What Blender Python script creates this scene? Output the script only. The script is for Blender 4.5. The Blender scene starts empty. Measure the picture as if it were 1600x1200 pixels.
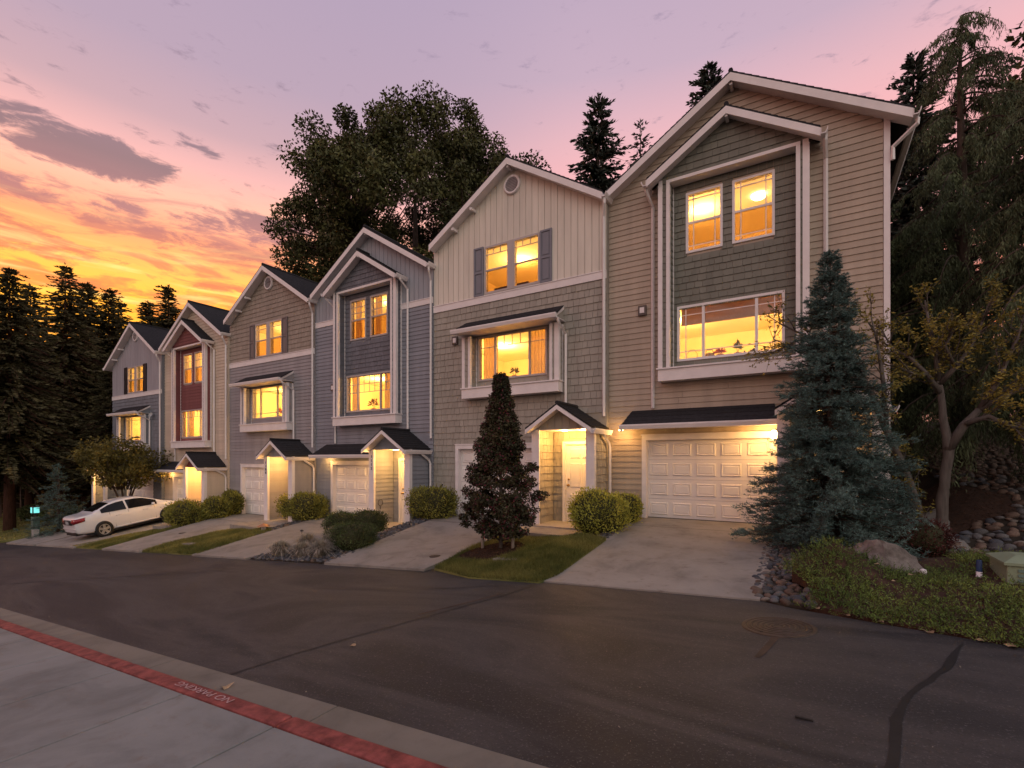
import bpy, math, random
import numpy as np
random.seed(7); RNG = np.random.default_rng(11)
S = bpy.context.scene
COL = S.collection
R = math.radians

# ------------------------------------------------------------------ camera
cam = bpy.data.cameras.new('camera'); cam_ob = bpy.data.objects.new('camera', cam); COL.objects.link(cam_ob)
cam.sensor_width = 36; cam.lens = 17.04; cam.shift_y = 0.0744
cam.clip_start = .05; cam.clip_end = 2000
cam_ob.location = (0, 0, 0); cam_ob.rotation_euler = (R(90), 0, .54777)
S.camera = cam_ob

# ------------------------------------------------------------------ world: dusk sky
SKY_STRENGTH = 1.32
GLOW = (-.905, .425)
world = bpy.data.worlds.new('World'); S.world = world; world.use_nodes = True
nt = world.node_tree; nt.nodes.clear()
def nd(t, tree=None, **kw):
    n = (tree or nt).nodes.new(t)
    for k, v in kw.items(): setattr(n, k, v)
    return n
class G:
    """small helper that writes node arithmetic"""
    def __init__(s, tree): s.t = tree
    def lk(s, a, b):
        if isinstance(a, (int, float)): b.default_value = a
        elif isinstance(a, tuple): b.default_value = a if len(a) == len(b.default_value) else (*a, 1)
        else: s.t.links.new(a, b)
    def m(s, op, a, b=0.0, c=0.0, clamp=False):
        n = nd('ShaderNodeMath', s.t, operation=op, use_clamp=clamp)
        s.lk(a, n.inputs[0]); s.lk(b, n.inputs[1]); s.lk(c, n.inputs[2]); return n.outputs[0]
    def sstep(s, x, a, b):
        n = nd('ShaderNodeMapRange', s.t, interpolation_type='SMOOTHSTEP')
        s.lk(x, n.inputs[0]); n.inputs[1].default_value = a; n.inputs[2].default_value = b
        n.inputs[3].default_value = 0; n.inputs[4].default_value = 1; return n.outputs[0]
    def ramp(s, x, stops, interp='LINEAR'):
        n = nd('ShaderNodeValToRGB', s.t); cr = n.color_ramp; cr.interpolation = interp
        while len(cr.elements) > 1: cr.elements.remove(cr.elements[0])
        cr.elements[0].position = stops[0][0]; cr.elements[0].color = (*stops[0][1], 1)
        for p, c in stops[1:]:
            e = cr.elements.new(p); e.color = (*c, 1)
        s.lk(x, n.inputs[0]); return n.outputs[0]
    def mix(s, f, a, b, mode='MIX'):
        n = nd('ShaderNodeMix', s.t, data_type='RGBA', blend_type=mode)
        s.lk(f, n.inputs[0]); s.lk(a, n.inputs[6]); s.lk(b, n.inputs[7]); return n.outputs[2]
    def noise(s, vec, scale, detail=4, rough=.55, dist=0.0):
        n = nd('ShaderNodeTexNoise', s.t); n.inputs['Scale'].default_value = scale; n.inputs['Detail'].default_value = detail
        n.inputs['Roughness'].default_value = rough; n.inputs['Distortion'].default_value = dist
        if vec is not None: s.t.links.new(vec, n.inputs['Vector'])
        return n.outputs['Fac']
    def xyz(s, x, y, z):
        n = nd('ShaderNodeCombineXYZ', s.t); s.lk(x, n.inputs[0]); s.lk(y, n.inputs[1]); s.lk(z, n.inputs[2]); return n.outputs[0]
g = G(nt)
tc = nd('ShaderNodeTexCoord'); sp = nd('ShaderNodeSeparateXYZ'); nt.links.new(tc.outputs['Generated'], sp.inputs[0])
dx, dy, dz = sp.outputs
hl = g.m('SQRT', g.m('ADD', g.m('MULTIPLY', dx, dx), g.m('ADD', g.m('MULTIPLY', dy, dy), 1e-5)))
cg = g.m('DIVIDE', g.m('ADD', g.m('MULTIPLY', dx, GLOW[0]), g.m('MULTIPLY', dy, GLOW[1])), hl)
el = g.m('MULTIPLY', g.m('ARCTAN2', dz, hl), 180 / math.pi)          # degrees
az = g.m('MULTIPLY', g.m('ARCTAN2', dx, dy), 180 / math.pi)          # 0 at +Y, negative to the left
t = g.m('DIVIDE', el, 90.0, clamp=True)
def dg(*st): return [(d / 90, c) for d, c in st]
SK1 = g.ramp(t, dg((0, (.75, .20, .01)), (9, (.95, .33, .01)), (14.5, (1.0, .42, .018)), (17.5, (.93, .39, .065)), (20.5, (.78, .27, .115)), (24, (.78, .36, .25)),
                   (27, (.60, .31, .29)), (30, (.40, .25, .275)), (35, (.315, .228, .29)), (46, (.28, .22, .305)), (64, (.21, .185, .28)), (90, (.18, .165, .26))))
SK2 = g.ramp(t, dg((0, (.52, .22, .16)), (20, (.60, .26, .235)), (29, (.62, .30, .305)), (33, (.52, .295, .32)), (38, (.365, .26, .325)), (48, (.30, .235, .32)), (64, (.21, .185, .28)), (90, (.18, .165, .26))))
SK3 = g.ramp(t, dg((0, (.56, .50, .46)), (12, (.79, .73, .67)), (32, (.74, .685, .65)), (48, (.42, .40, .42)), (64, (.22, .21, .25)), (90, (.17, .17, .215))))
base = g.mix(g.sstep(cg, .72, .98), SK2, SK1)
base = g.mix(g.sstep(cg, .15, -.6), base, SK3)
# clouds: banks of drawn-out cloud low over the sunset, broken up by noise
cv = g.xyz(g.m('MULTIPLY', az, .055), g.m('MULTIPLY', el, .17), 3.1)
n1 = g.noise(cv, 4.6, 9, .66, .35)
n2 = g.noise(g.xyz(g.m('MULTIPLY', az, .03), g.m('MULTIPLY', el, .30), 9.7), 2.2, 6, .6, .4)
def blob(a0, e0, ra, re, slope, amp):
    da = g.m('SUBTRACT', az, a0)
    de = g.m('SUBTRACT', g.m('SUBTRACT', el, e0), g.m('MULTIPLY', da, slope))
    q = g.m('ADD', g.m('POWER', g.m('ABSOLUTE', g.m('DIVIDE', da, ra)), 2.0), g.m('POWER', g.m('ABSOLUTE', g.m('DIVIDE', de, re)), 2.0))
    return g.m('MULTIPLY', g.m('SUBTRACT', 1.0, q, clamp=True), amp)
BL = [(-73, 25.7, 8.5, 2.1, .03, 1.1), (-64.3, 28.6, 2.6, .9, -.05, .6), (-69, 28.1, 2.2, .6, -.05, .5), (-79, 21.5, 6, 1.2, 0, .9), (-70.2, 22.2, 3.6, .75, 0, .62), (-59, 22.9, 9.0, 1.9, .06, .75), (-66, 20.3, 14.0, 1.2, 0, .55),
      (-79, 18.1, 10.0, 1.6, -.08, 1.0), (-60, 16.9, 10.0, .5, 0, .5), (-70, 15.3, 7.0, .6, 0, .6), (-57.5, 14.2, 9, .6, 0, .45)]
cl = None
for b in BL:
    x = blob(*b); cl = x if cl is None else g.m('MAXIMUM', cl, x)
cov = g.m('ADD', cl, g.m('MULTIPLY', g.m('SUBTRACT', n1, .5), 3.0))
wide = g.m('ADD', g.m('SUBTRACT', g.m('MULTIPLY', n2, 1.5), .60), 0.0)
mask = g.sstep(cov, .22, .72)
n3 = g.noise(g.xyz(g.m('MULTIPLY', az, .045), g.m('MULTIPLY', el, .21), 5.2), 3.3, 9, .64, .5)
lowband = g.m('MULTIPLY', g.sstep(el, 26.5, 21), g.sstep(n3, .47, .62))
ccol = g.ramp(t, dg((0, (.70, .16, .02)), (13, (.78, .17, .02)), (16, (.62, .15, .045)), (19, (.48, .135, .075)), (22, (.30, .125, .13)), (26, (.175, .105, .12)), (40, (.24, .18, .25))))
sky = g.mix(g.m('MULTIPLY', lowband, .78), base, ccol)
sky = g.mix(g.m('MULTIPLY', mask, .92), sky, ccol)
lit = g.m('MULTIPLY', g.m('MULTIPLY', g.sstep(el, 23, 16), g.sstep(cg, .8, .98)), g.sstep(g.noise(g.xyz(g.m('MULTIPLY', az, .04), g.m('MULTIPLY', el, .42), 1.3), 2.4, 5, .55, .3), .50, .70))
sky = g.mix(g.m('MULTIPLY', lit, .6), sky, (1.0, .66, .22, 1))
nish = nd('ShaderNodeTexSky', sky_type='NISHITA', sun_disc=False)
nish.sun_elevation = R(1.5); nish.sun_rotation = math.atan2(GLOW[0], GLOW[1]); nish.altitude = 50
bg1 = nd('ShaderNodeBackground'); nt.links.new(sky, bg1.inputs[0]); bg1.inputs[1].default_value = SKY_STRENGTH
bg2 = nd('ShaderNodeBackground'); nt.links.new(nish.outputs[0], bg2.inputs[0]); bg2.inputs[1].default_value = .02
ad = nd('ShaderNodeAddShader'); out = nd('ShaderNodeOutputWorld')
nt.links.new(bg1.outputs[0], ad.inputs[0]); nt.links.new(bg2.outputs[0], ad.inputs[1]); nt.links.new(ad.outputs[0], out.inputs[0])
world.cycles.sampling_method = 'AUTOMATIC'

# ------------------------------------------------------------------ sun: the last of it, on the horizon behind the row
sl = bpy.data.lights.new('sun', 'SUN'); sun = bpy.data.objects.new('sun', sl); COL.objects.link(sun)
sl.energy = .35; sl.angle = R(2); sl.color = (1, .5, .22)
sd = np.array([-GLOW[0], -GLOW[1], -math.tan(R(1.5))])
sun.rotation_euler = (R(90) - R(1.5), 0, math.atan2(sd[1], sd[0]) - R(90))
vs = S.view_settings; vs.view_transform = 'Standard'; vs.look = 'None'; vs.exposure = 0.30; vs.gamma = 1; vs.use_curve_mapping = False
try:
    S.cycles.use_denoising = True; S.cycles.denoiser = 'OPENIMAGEDENOISE'
    S.cycles.sample_clamp_indirect = 6; S.cycles.max_bounces = 8; S.cycles.diffuse_bounces = 4; S.cycles.transparent_max_bounces = 12
    S.cycles.caustics_reflective = False; S.cycles.caustics_refractive = False
except Exception: pass

# ------------------------------------------------------------------ materials
def mat(name, c, rough=.65, var=.12, scale=2.5, bump=0.0, bscale=60, piece=0.0, metal=0.0, spec=.35, c2=None, emit=0, ecol=None, detail=5, streak=None, trans=0):
    m = bpy.data.materials.new(name); m.use_nodes = True; t_ = m.node_tree; b = t_.nodes['Principled BSDF']; q = G(t_)
    tcn = nd('ShaderNodeTexCoord', t_); vec = tcn.outputs['Object']
    if streak:
        mp = nd('ShaderNodeMapping', t_); mp.inputs['Scale'].default_value = streak; t_.links.new(vec, mp.inputs[0]); vec = mp.outputs[0]
    n = q.noise(vec, scale, detail, .6)
    lo = tuple(x * (1 - var) for x in c); hi = tuple(min(1, x * (1 + var)) for x in (c2 or c))
    col = q.ramp(n, [(.32, lo), (.68, hi)])
    if piece:
        ge = nd('ShaderNodeNewGeometry', t_); oi = nd('ShaderNodeObjectInfo', t_)
        rr = q.m('FRACT', q.m('ADD', ge.outputs['Random Per Island'], oi.outputs['Random']))
        hsv = nd('ShaderNodeHueSaturation', t_); t_.links.new(col, hsv.inputs['Color'])
        t_.links.new(q.m('ADD', q.m('MULTIPLY', rr, 2 * piece), 1 - piece), hsv.inputs['Value']); col = hsv.outputs[0]
    t_.links.new(col, b.inputs['Base Color'])
    b.inputs['Roughness'].default_value = rough; b.inputs['Metallic'].default_value = metal; b.inputs['Specular IOR Level'].default_value = spec
    if bump:
        bn = nd('ShaderNodeBump', t_); bn.inputs['Strength'].default_value = bump; bn.inputs['Distance'].default_value = .01
        t_.links.new(q.noise(vec, bscale, 3, .6), bn.inputs['Height']); t_.links.new(bn.outputs[0], b.inputs['Normal'])
    if emit:
        b.inputs['Emission Color'].default_value = (*(ecol or c), 1); b.inputs['Emission Strength'].default_value = emit
    if trans:
        tr = nd('ShaderNodeBsdfTranslucent', t_); t_.links.new(col, tr.inputs[0]); mx = nd('ShaderNodeMixShader', t_)
        mx.inputs[0].default_value = trans; t_.links.new(b.outputs[0], mx.inputs[1]); t_.links.new(tr.outputs[0], mx.inputs[2])
        t_.links.new(mx.outputs[0], t_.nodes['Material Output'].inputs[0])
    return m
def glass(name, tint=(1, 1, 1)):
    m = bpy.data.materials.new(name); m.use_nodes = True; t_ = m.node_tree; t_.nodes.clear()
    tr = nd('ShaderNodeBsdfTransparent', t_); tr.inputs[0].default_value = (*tint, 1)
    gl = nd('ShaderNodeBsdfGlossy', t_); gl.inputs['Roughness'].default_value = .02
    q = G(t_); ge = nd('ShaderNodeNewGeometry', t_); dp = nd('ShaderNodeVectorMath', t_, operation='DOT_PRODUCT')
    t_.links.new(ge.outputs['Incoming'], dp.inputs[0]); t_.links.new(ge.outputs['Normal'], dp.inputs[1])
    fr = q.m('ADD', .035, q.m('MULTIPLY', .9, q.m('POWER', q.m('SUBTRACT', 1.0, q.m('ABSOLUTE', dp.outputs['Value'])), 5.0)))
    mx = nd('ShaderNodeMixShader', t_); o = nd('ShaderNodeOutputMaterial', t_)
    t_.links.new(fr, mx.inputs[0]); t_.links.new(tr.outputs[0], mx.inputs[1]); t_.links.new(gl.outputs[0], mx.inputs[2]); t_.links.new(mx.outputs[0], o.inputs[0])
    return m
GLASS = glass('window_glass')
WHITE = mat('white_trim', (.80, .745, .74), .5, .06, 3, .05, 40)
WHITE2 = mat('white_door', (.80, .75, .72), .45, .05, 2, .04, 30)
ROOF = mat('asphalt_shingle', (.020, .019, .022), .9, .35, 14, .5, 90, .25)
GUT = mat('gutter_paint', (.78, .72, .71), .4, .05, 3)
DARK = mat('dark_metal', (.03, .028, .03), .45, .2)
BRASS = mat('aged_brass', (.35, .22, .08), .35, .1, metal=1)
def sid(name, c, piece=.07): return mat(name, c, .7, .11, 1.0, .22, 70, piece, streak=(3.2, 3.2, .4))
# ------------------------------------------------------------------ mesh helpers
def link(o, parent=None, kind=None):
    COL.objects.link(o)
    if parent is not None: o.parent = parent
    if kind: o['kind'] = kind
    return o
def thing(o, label, cat, group=None):
    o['label'] = label; o['category'] = cat
    if group: o['group'] = group
    return o
def empty(name, loc=(0, 0, 0), rz=0.0):
    o = bpy.data.objects.new(name, None); COL.objects.link(o); o.location = loc; o.rotation_euler = (0, 0, rz); o.empty_display_size = .2
    return o
class MB:
    def __init__(s): s.v = []; s.f = []; s.sm = []
    def add(s, vs, fs, smooth=False):
        k = len(s.v); s.v += [tuple(map(float, p)) for p in vs]; s.f += [tuple(i + k for i in f) for f in fs]; s.sm += [smooth] * len(fs); return s
    def box(s, x0, x1, y0, y1, z0, z1):
        return s.add([(x0, y0, z0), (x1, y0, z0), (x1, y1, z0), (x0, y1, z0), (x0, y0, z1), (x1, y0, z1), (x1, y1, z1), (x0, y1, z1)],
                     [(0, 3, 2, 1), (4, 5, 6, 7), (0, 1, 5, 4), (1, 2, 6, 5), (2, 3, 7, 6), (3, 0, 4, 7)])
    def quad(s, a, b, c, d): return s.add([a, b, c, d], [(0, 1, 2, 3)])
    def ext(s, pts, vec):
        n = len(pts); v = np.array(vec, float); P = [np.array(p, float) for p in pts]
        return s.add(P + [p + v for p in P], [tuple(range(n))[::-1], tuple(range(n, 2 * n))] + [(i, (i + 1) % n, n + (i + 1) % n, n + i) for i in range(n)])
    def tube(s, pts, r, n=8, cap=True, smooth=True):
        P = np.array(pts, float); m = len(P); rr = [r] * m if np.isscalar(r) else list(r)
        vs = []; fs = []
        up = None
        for i in range(m):
            d = P[min(i + 1, m - 1)] - P[max(i - 1, 0)]; d /= (np.linalg.norm(d) + 1e-9)
            if up is None:
                a = np.array([0, 0, 1.]) if abs(d[2]) < .9 else np.array([1., 0, 0]); up = np.cross(d, a); up /= np.linalg.norm(up)
            else:
                up = up - d * (up @ d); up /= (np.linalg.norm(up) + 1e-9)
            w = np.cross(d, up)
            for k in range(n):
                a = 2 * math.pi * k / n; vs.append(P[i] + rr[i] * (math.cos(a) * up + math.sin(a) * w))
        for i in range(m - 1):
            for k in range(n): fs.append((i * n + k, i * n + (k + 1) % n, (i + 1) * n + (k + 1) % n, (i + 1) * n + k))
        if cap: fs += [tuple(range(n))[::-1], tuple(range((m - 1) * n, m * n))]
        return s.add(vs, fs, smooth)
    def lathe(s, prof, c=(0, 0, 0), n=24, axis='z', smooth=True, cap=True):
        vs = []; fs = []
        for r, h in prof:
            for k in range(n):
                a = 2 * math.pi * k / n; x, y = r * math.cos(a), r * math.sin(a)
                p = (x, y, h) if axis == 'z' else ((x, h, y) if axis == 'y' else (h, x, y))
                vs.append((p[0] + c[0], p[1] + c[1], p[2] + c[2]))
        for i in range(len(prof) - 1):
            for k in range(n): fs.append((i * n + k, i * n + (k + 1) % n, (i + 1) * n + (k + 1) % n, (i + 1) * n + k))
        if cap: fs += [tuple(range(n)), tuple(range((len(prof) - 1) * n, len(prof) * n))]
        return s.add(vs, fs, smooth)
    def build(s, name, m, parent=None, loc=None, kind=None, label=None, bevel=0):
        me = bpy.data.meshes.new(name); me.from_pydata(s.v, [], s.f)
        if any(s.sm): me.polygons.foreach_set('use_smooth', s.sm)
        if m: me.materials.append(m)
        o = bpy.data.objects.new(name, me); link(o, parent, kind)
        if loc is not None: o.location = loc
        if label: o['label'] = label
        if bevel:
            bv = o.modifiers.new('bevel', 'BEVEL'); bv.width = bevel; bv.segments = 2; bv.limit_method = 'ANGLE'
        return o
def np_mesh(name, V, F, m, parent=None, loc=None, kind=None, smooth=False):
    V = np.asarray(V, np.float32).reshape(-1, 3); F = np.asarray(F, np.int32); k = F.shape[1]
    me = bpy.data.meshes.new(name); me.vertices.add(len(V)); me.vertices.foreach_set('co', V.ravel())
    me.loops.add(F.size); me.loops.foreach_set('vertex_index', F.ravel()); me.polygons.add(len(F))
    me.polygons.foreach_set('loop_start', np.arange(0, F.size, k, dtype=np.int32))
    if smooth: me.polygons.foreach_set('use_smooth', np.ones(len(F), bool))
    me.update(calc_edges=True); me.validate()
    if m: me.materials.append(m)
    o = bpy.data.objects.new(name, me); link(o, parent, kind)
    if loc is not None: o.location = loc
    return o
def unit(a): return a / (np.linalg.norm(a, axis=-1, keepdims=True) + 1e-9)
def leaves(C, U, W):
    """diamond leaves: centre C, half-axis U (long) and W (wide)"""
    n = len(C); V = np.stack([C - U, C + W * 1.0 - U * .1, C + U, C - W - U * .1], 1).reshape(-1, 3)
    return V, np.arange(4 * n).reshape(n, 4)
def blades(B, T, W):
    n = len(B); V = np.stack([B - W, B + W, T], 1).reshape(-1, 3); return V, np.arange(3 * n).reshape(n, 3)
def rdir(n): return unit(RNG.normal(size=(n, 3)))
def point_light(name, loc, watts, col=(1, .62, .22), r=.05, parent=None, spot=None):
    l = bpy.data.lights.new(name, 'SPOT' if spot else 'POINT'); l.energy = watts; l.color = col; l.shadow_soft_size = r
    if spot: l.spot_size = R(spot); l.spot_blend = .6
    o = bpy.data.objects.new(name, l); link(o, parent); o.location = loc; return o

# ------------------------------------------------------------------ lie of the land
HX = {1: -33.07, 2: -27.35, 3: -21.63, 4: -15.84, 5: -10.1, 6: -4.38, 7: 1.37}
HY = {1: 11.48, 2: 11.62, 3: 11.71, 4: 11.78, 5: 11.82, 6: 12.0}
HZ = {1: -2.99, 2: -2.73, 3: -2.3, 4: -2.09, 5: -1.66, 6: -1.43}
FX = [-90, -60, -33.3, -32.9, -27.6, -27.1, -21.9, -21.4, -16.1, -15.6, -10.35, -9.9, -4.6, -4.2, 1.4, 3, 30]
FZ = [-6.2, -4.6, -3.05, -2.99, -2.99, -2.73, -2.73, -2.3, -2.3, -2.09, -2.09, -1.66, -1.66, -1.43, -1.43, -1.25, -.6]
def zr(X): return -1.66 + .07 * np.clip(X, -120, 4)
def zg(X, Y):
    X = np.asarray(X, float); Y = np.asarray(Y, float)
    a = zr(X); F = np.interp(X, FX, FZ); u = np.clip((Y - 6.9) / 4.6, 0, 1)
    z = a * (1 - u) + F * u
    return z + .2 * np.clip(Y - 10.6, 0, 14) * np.clip((X - 1.45) / 1.2, 0, 1)
# ------------------------------------------------------------------ townhouses
def xrange(poly, z):
    xs = []
    n = len(poly)
    for i in range(n):
        (x0, z0), (x1, z1) = poly[i], poly[(i + 1) % n]
        if abs(z1 - z0) < 1e-9:
            if abs(z - z0) < 1e-6: xs += [x0, x1]
        elif min(z0, z1) - 1e-9 <= z <= max(z0, z1) + 1e-9: xs.append(x0 + (x1 - x0) * (z - z0) / (z1 - z0))
    return (min(xs), max(xs)) if xs else None
def front(y): return lambda u, o, z: (u, y - o, z)
def facex(x, s): return lambda u, o, z: (x + s * o, u, z)
class Sink:
    """collects siding pieces: each an object of its own, or all joined in one part"""
    def __init__(s, parent, name, m, single): s.p, s.n, s.m, s.single, s.mb = parent, name, m, single, MB()
    def put(s, vs, fs):
        if s.single: MB().add(vs, fs).build(s.n, s.m, s.p)
        else: s.mb.add(vs, fs)
    def close(s):
        if not s.single and s.mb.v: s.mb.build(s.n, s.m, s.p, kind='stuff')
def siding(sink, T, poly, holes=(), exp=.14, mode='lap', tb=.026, tt=.007, wid=(.12, .24), gap=.004):
    sw = mode == 'vert'
    if sw:
        poly = [(b, a) for a, b in poly]; holes = [(c, d, a, b) for a, b, c, d in holes]; T0 = T; T = lambda u, o, z: T0(z, o, u)
    zlo, zhi = min(p[1] for p in poly), max(p[1] for p in poly)
    n = max(1, round((zhi - zlo) / exp)); e = (zhi - zlo) / n
    for k in range(n):
        zb, zt = zlo + k * e, zlo + (k + 1) * e
        if sw: zb += .007; zt -= .007
        rb, rt = xrange(poly, zb + 1e-4), xrange(poly, zt - 1e-4)
        if not rb or not rt: continue
        iv = [((rb[0], rt[0]), (rb[1], rt[1]))]
        for a, b, c, d in holes:
            if min(zt, d) - max(zb, c) > .42 * (zt - zb):
                nv = []
                for L, Rr in iv:
                    if max(L) < a: nv.append((L, (min(a, Rr[0]), min(a, Rr[1]))))
                    if min(Rr) > b: nv.append(((max(b, L[0]), max(b, L[1])), Rr))
                    # interval wholly beside the hole is kept by one of the two
                iv = nv
        for L, Rr in iv:
            if max(Rr[0] - L[0], Rr[1] - L[1]) < .02: continue
            cuts = [0.0]; ln = max(Rr[0] - L[0], Rr[1] - L[1]); lo, hi = min(L), max(Rr)
            if mode == 'shingle':
                x = lo + random.uniform(.03, .2); cs = []
                while x < hi - .04: cs.append(x); x += random.uniform(*wid)
            elif mode == 'lap' and hi - lo > 3.2: cs = [lo + (hi - lo) * random.uniform(.3, .7)]
            else: cs = []
            ed = [L] + [(c, c) for c in cs] + [Rr]
            for (a0, a1), (b0, b1) in zip(ed[:-1], ed[1:]):
                a0, a1 = max(a0, L[0]), max(a1, L[1]); b0, b1 = min(b0, Rr[0]), min(b1, Rr[1])
                if a0 >= b0 and a1 >= b1: continue
                b0 = max(a0, b0); b1 = max(a1, b1)
                gp = gap if cs else 0
                j = random.uniform(-.004, .004) if mode == 'shingle' else 0
                B, Tt = (tb, tt) if not sw else (.018, .018)
                f = random.uniform(.9, 1.12) if mode == 'shingle' else 1
                vs = [T(a0 + gp, B * f, zb + j), T(b0 - gp, B * f, zb + j), T(b1 - gp, Tt, zt), T(a1 + gp, Tt, zt),
                      T(a0 + gp, 0, zb + j), T(b0 - gp, 0, zb + j), T(b1 - gp, 0, zt), T(a1 + gp, 0, zt)]
                fs = [(0, 1, 2, 3), (0, 4, 5, 1), (0, 3, 7, 4), (1, 5, 6, 2)]
                if sw: fs.append((3, 2, 6, 7)); fs[1] = (0, 4, 5, 1)
                sink.put(vs, fs)
def holed_wall(W, z0, z1, holes, y0=0.0, y1=.15):
    mb = MB()
    xs = sorted({0.003, W - .003, *[h[0] for h in holes], *[h[1] for h in holes]}); zs = sorted({z0, z1, *[h[2] for h in holes], *[h[3] for h in holes]})
    xs = [x for x in xs if 0 <= x <= W]; zs = [z for z in zs if z0 <= z <= z1]
    for i in range(len(xs) - 1):
        run = None
        for k in range(len(zs) - 1):
            cx, cz = (xs[i] + xs[i + 1]) / 2, (zs[k] + zs[k + 1]) / 2
            solid = not any(h[0] < cx < h[1] and h[2] < cz < h[3] for h in holes)
            if solid: run = [run[0] if run else zs[k], zs[k + 1]]
            if (not solid or k == len(zs) - 2) and run: mb.box(xs[i], xs[i + 1], y0, y1, *run); run = None
    return mb
def bar(mb, x0, x1, y, z0, z1, t=.02): return mb.box(x0, x1, y - t, y, z0, z1)
def frame_mb(x0, x1, z0, z1, y, w=.06, t=.035, back=.05):
    mb = MB(); a, b = y - t, y + back
    mb.box(x0, x1, a, b, z1 - w, z1); mb.box(x0, x1, a, b, z0, z0 + w); mb.box(x0, x0 + w, a, b, z0 + w, z1 - w); mb.box(x1 - w, x1, a, b, z0 + w, z1 - w)
    return mb
def muntins(p, segs, y, m):
    for x0, x1, z0, z1 in segs: MB().box(x0, x1, y - .008, y + .008, z0, z1).build('muntin', m, p)
def hung_window(par, x0, x1, z0, z1, y, style, m=WHITE, mm=None):
    """double-hung sash window"""
    mm = mm or m; w = frame_mb(x0, x1, z0, z1, y, .055).build('window', m, par)
    a, b, c, d = x0 + .055, x1 - .055, z0 + .055, z1 - .055; mid = (c + d) / 2
    MB().box(a, b, y - .004, y + .036, mid - .025, mid + .025).build('meeting_rail', m, w)
    MB().box(a, b, y + .026, y + .030, c, mid - .025).build('pane', GLASS, w)
    MB().box(a, b, y + .012, y + .016, mid + .025, d).build('pane', GLASS, w)
    MB().box(a, b, y + .0165, y + .018, c, mid - .025).build('insect_screen', SCREEN, w)
    t = .011; Y = y + .002; sg = []
    lo, hi = mid + .025, d
    if style == 'top3':
        zb = hi - .30 * (hi - lo); sg.append((a, b, zb - t, zb + t))
        sg += [(a + (b - a) * k / 3 - t, a + (b - a) * k / 3 + t, zb + t, hi) for k in (1, 2)]
    elif style == 'grid':
        cuts = [lo] + [lo + (hi - lo) * k / 3 for k in (1, 2)] + [hi]
        sg += [(a, b, q - t, q + t) for q in cuts[1:3]]
        for k in (1, 2):
            for i in range(3): sg.append((a + (b - a) * k / 3 - t, a + (b - a) * k / 3 + t, cuts[i] + (t if i else 0), cuts[i + 1] - (t if i < 2 else 0)))
    elif style == 'prairie':
        e = .12 * (b - a) + .03
        sg.append((a, b, hi - e - t, hi - e + t)); muntins(w, [(a, b, c + e - t, c + e + t)], Y + .016, mm)
        inx = [a + e, b - e]
        for q in inx: sg += [(q - t, q + t, lo, hi - e - t), (q - t, q + t, hi - e + t, hi)]
        muntins(w, [(q - t, q + t, c + e + t, mid - .025) for q in inx] + [(q - t, q + t, c, c + e - t) for q in inx], Y + .016, mm)
    elif style == 'bar':
        zb = hi - .3 * (hi - lo); sg.append((a, b, zb - t, zb + t))
    elif style == 'cross':
        sg.append((a, b, (lo + hi) / 2 - t, (lo + hi) / 2 + t)); q = a + (b - a) / 2; sg += [(q - t, q + t, lo, (lo + hi) / 2 - t), (q - t, q + t, (lo + hi) / 2 + t, hi)]
    muntins(w, sg, Y, mm)
    return w
def picture_window(par, x0, x1, z0, z1, y, style, m=WHITE, fr=(.25, .77)):
    """a wide fixed light between two side lights"""
    w = frame_mb(x0, x1, z0, z1, y, .055).build('window', m, par)
    a, b, c, d = x0 + .055, x1 - .055, z0 + .055, z1 - .055
    ms = [a + (b - a) * fr[0], a + (b - a) * fr[1]]; ed = [(a, ms[0] - .03), (ms[0] + .03, ms[1] - .03), (ms[1] + .03, b)]
    for q in ms: MB().box(q - .03, q + .03, y - .025, y + .036, c, d).build('mullion', m, w)
    for p, q in ed: MB().box(p, q, y + .018, y + .022, c, d).build('pane', GLASS, w)
    t = .010; Y = y + .004; sg = []; H = d - c
    if style == 'prairie':
        zt, zb = d - .14 * H, c + .14 * H
        for p, q in ed: sg += [(p, q, zt - t, zt + t), (p, q, zb - t, zb + t)]
        for q in (ed[0][0] + .14, ed[2][1] - .14): sg += [(q - t, q + t, c, zb - t), (q - t, q + t, zb + t, zt - t), (q - t, q + t, zt + t, d)]
    elif style == 'top':
        zt = d - .24 * H
        for p, q in ed: sg.append((p, q, zt - t, zt + t))
        p, q = ed[1]; sg += [(p + (q - p) * k / 4 - t, p + (q - p) * k / 4 + t, zt + t, d) for k in (1, 2, 3)]
    elif style == 'grid':
        z1_, z2_ = d - .24 * H, d - .48 * H
        for p, q in ed: sg += [(p, q, z1_ - t, z1_ + t), (p, q, z2_ - t, z2_ + t)]
        for n_, (p, q) in zip((2, 4, 2), ed):
            for k in range(1, n_): x = p + (q - p) * k / n_; sg += [(x - t, x + t, z2_ + t, z1_ - t), (x - t, x + t, z1_ + t, d)]
    muntins(w, sg, Y, m)
    return w
SL = .63
def roof_profile(xa, za, xe, n=None, th=.13, lip=.012):
    """stepped shingle courses from the ridge (xa, za) down to the eave x = xe; returns closed polygon (x, z)"""
    s = 1 if xe > xa else -1; L = abs(xe - xa); n = n or max(3, int(L / .13)); top = []
    for k in range(n):
        a, b = L * k / n, L * (k + 1) / n
        top += [(xa + s * a, za - SL2 * a), (xa + s * b, za - SL2 * b + lip)]
    top.append((xe, za - SL2 * L - .01))
    return top + [(xe, za - SL2 * L - th), (xa, za - th)]
SL2 = SL
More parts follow.
